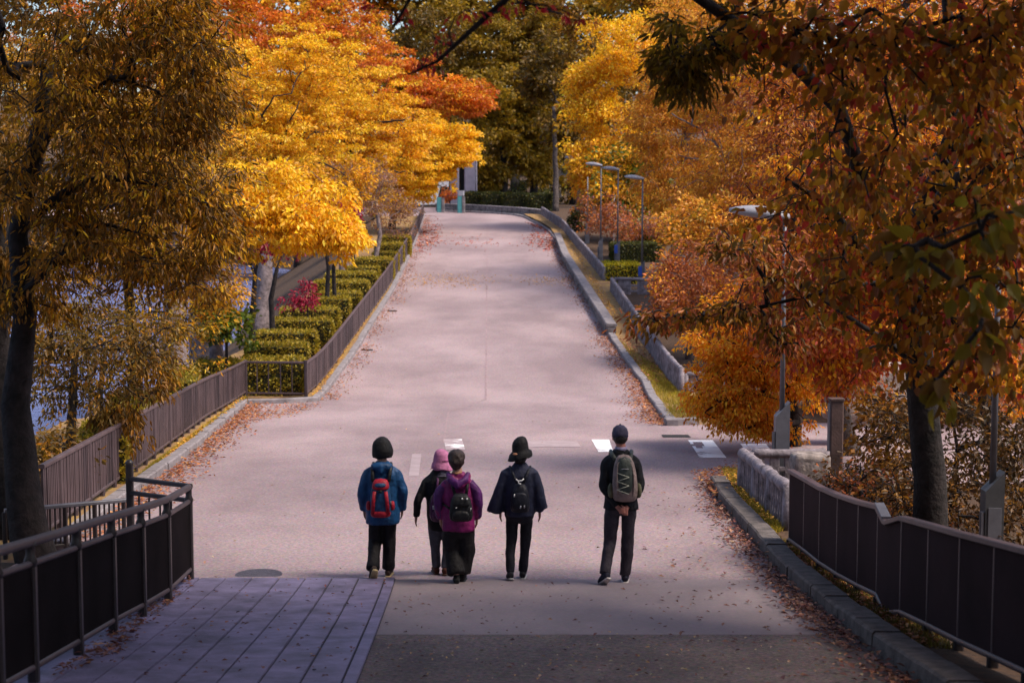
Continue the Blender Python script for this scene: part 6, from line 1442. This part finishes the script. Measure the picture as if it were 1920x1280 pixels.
MB().loft([(-.01, .15, 1.575, .075, .075), (-.01, .155, 1.583, .075, .075)], 20, 2).build('cap_peak', M_cap, cap, smooth=True, local=True)
MB().tube([(-.045, -.072, 1.585), (-.01, -.080, 1.60), (.025, -.072, 1.585)], [(.006, .004)] * 3, 6).build('cap_strap', M_blk, cap, smooth=True, local=True)
MB().ball((-.01, .03, 1.707), .009, 8, 6).build('cap_button', M_cap, cap, smooth=True, local=True)
fuse([lambda mb: mb.ball((-.01, .01, 1.565), (.08, .095, .07), 14, 10)], 'hair', .01, M_hairk, p5, 2, .004, 3, 1, 30)
MB().loft([(0, 0, 1.435, .07, .068), (0, 0, 1.475, .062, .06)], 18, 2).build('shirt_collar', mat('lilac_shirt', (.42, .36, .55), .8), p5, smooth=True, local=True)
M_grn = cloth('grey_green_nylon', (.05, .06, .055), .5); M_tan = cloth('mauve_tan_nylon', (.26, .19, .18), .6); M_olv = cloth('olive_mesh', (.12, .115, .07), .7); M_cord = mat('pale_cord', (.40, .42, .36), .6)
y5 = -.135
def cords(mb):
    for k in range(5):
        z = 1.02 + .045 * k; s = 1 if k % 2 else -1
        mb.tube([(-.065 * s, y5 - .182, z), (.065 * s, y5 - .185, z + .045)], .0035, 5)
pack('backpack', 'grey green and tan backpack with cord lacing, on the capped man', p5, [
    ('pack_body', M_tan, [(.03, y5 - .05, .915, .09, .06), (.03, y5 - .07, .945, .135, .09), (.03, y5 - .08, 1.06, .140, .095), (.025, y5 - .075, 1.2, .128, .09), (.02, y5 - .06, 1.34, .108, .072), (.015, y5 - .04, 1.425, .06, .04)], 2.4),
    ('front_panel', M_grn, [(.03, y5 - .125, 1.0, .05, .03), (.03, y5 - .14, 1.04, .075, .045), (.03, y5 - .135, 1.17, .085, .05), (.025, y5 - .115, 1.32, .09, .048), (.02, y5 - .09, 1.405, .06, .035)], 2.4),
    ('side_pocket', M_olv, [(-.115, y5 - .05, .95, .024, .055), (-.128, y5 - .055, 1.02, .034, .065), (-.12, y5 - .05, 1.12, .022, .05)], 2.4),
    ('side_pocket', M_olv, [(.17, y5 - .05, .95, .024, .055), (.184, y5 - .055, 1.02, .034, .065), (.175, y5 - .05, 1.12, .022, .05)], 2.4)],
    [([(-.07, y5 - .03, 1.36), (-.10, -.08, 1.40), (-.11, .0, 1.425), (-.11, .10, 1.32)], .022), ([(.09, y5 - .03, 1.36), (.10, -.08, 1.40), (.11, .0, 1.425), (.11, .10, 1.32)], .022), ([(-.02, y5 - .03, 1.38), (.01, y5 + .0, 1.42), (.04, y5 - .03, 1.38)], .008)], M_grn,
    [('cord', M_cord, cords), ('piping', M_tan, lambda mb: mb.tube([(-.055, y5 - .15, 1.0), (-.062, y5 - .165, 1.1), (-.062, y5 - .155, 1.22), (-.05, y5 - .13, 1.34), (.02, y5 - .12, 1.385), (.09, y5 - .13, 1.34), (.115, y5 - .155, 1.22), (.118, y5 - .165, 1.1), (.105, y5 - .15, 1.0)], .008, 6)),
     ('tag', M_lamp, lambda mb: mb.bar((-.015, y5 - .172, 1.285), (.06, y5 - .172, 1.285), .008, .008))])
print('TRIS limbs', NT[0], 'leaves', NT[1])
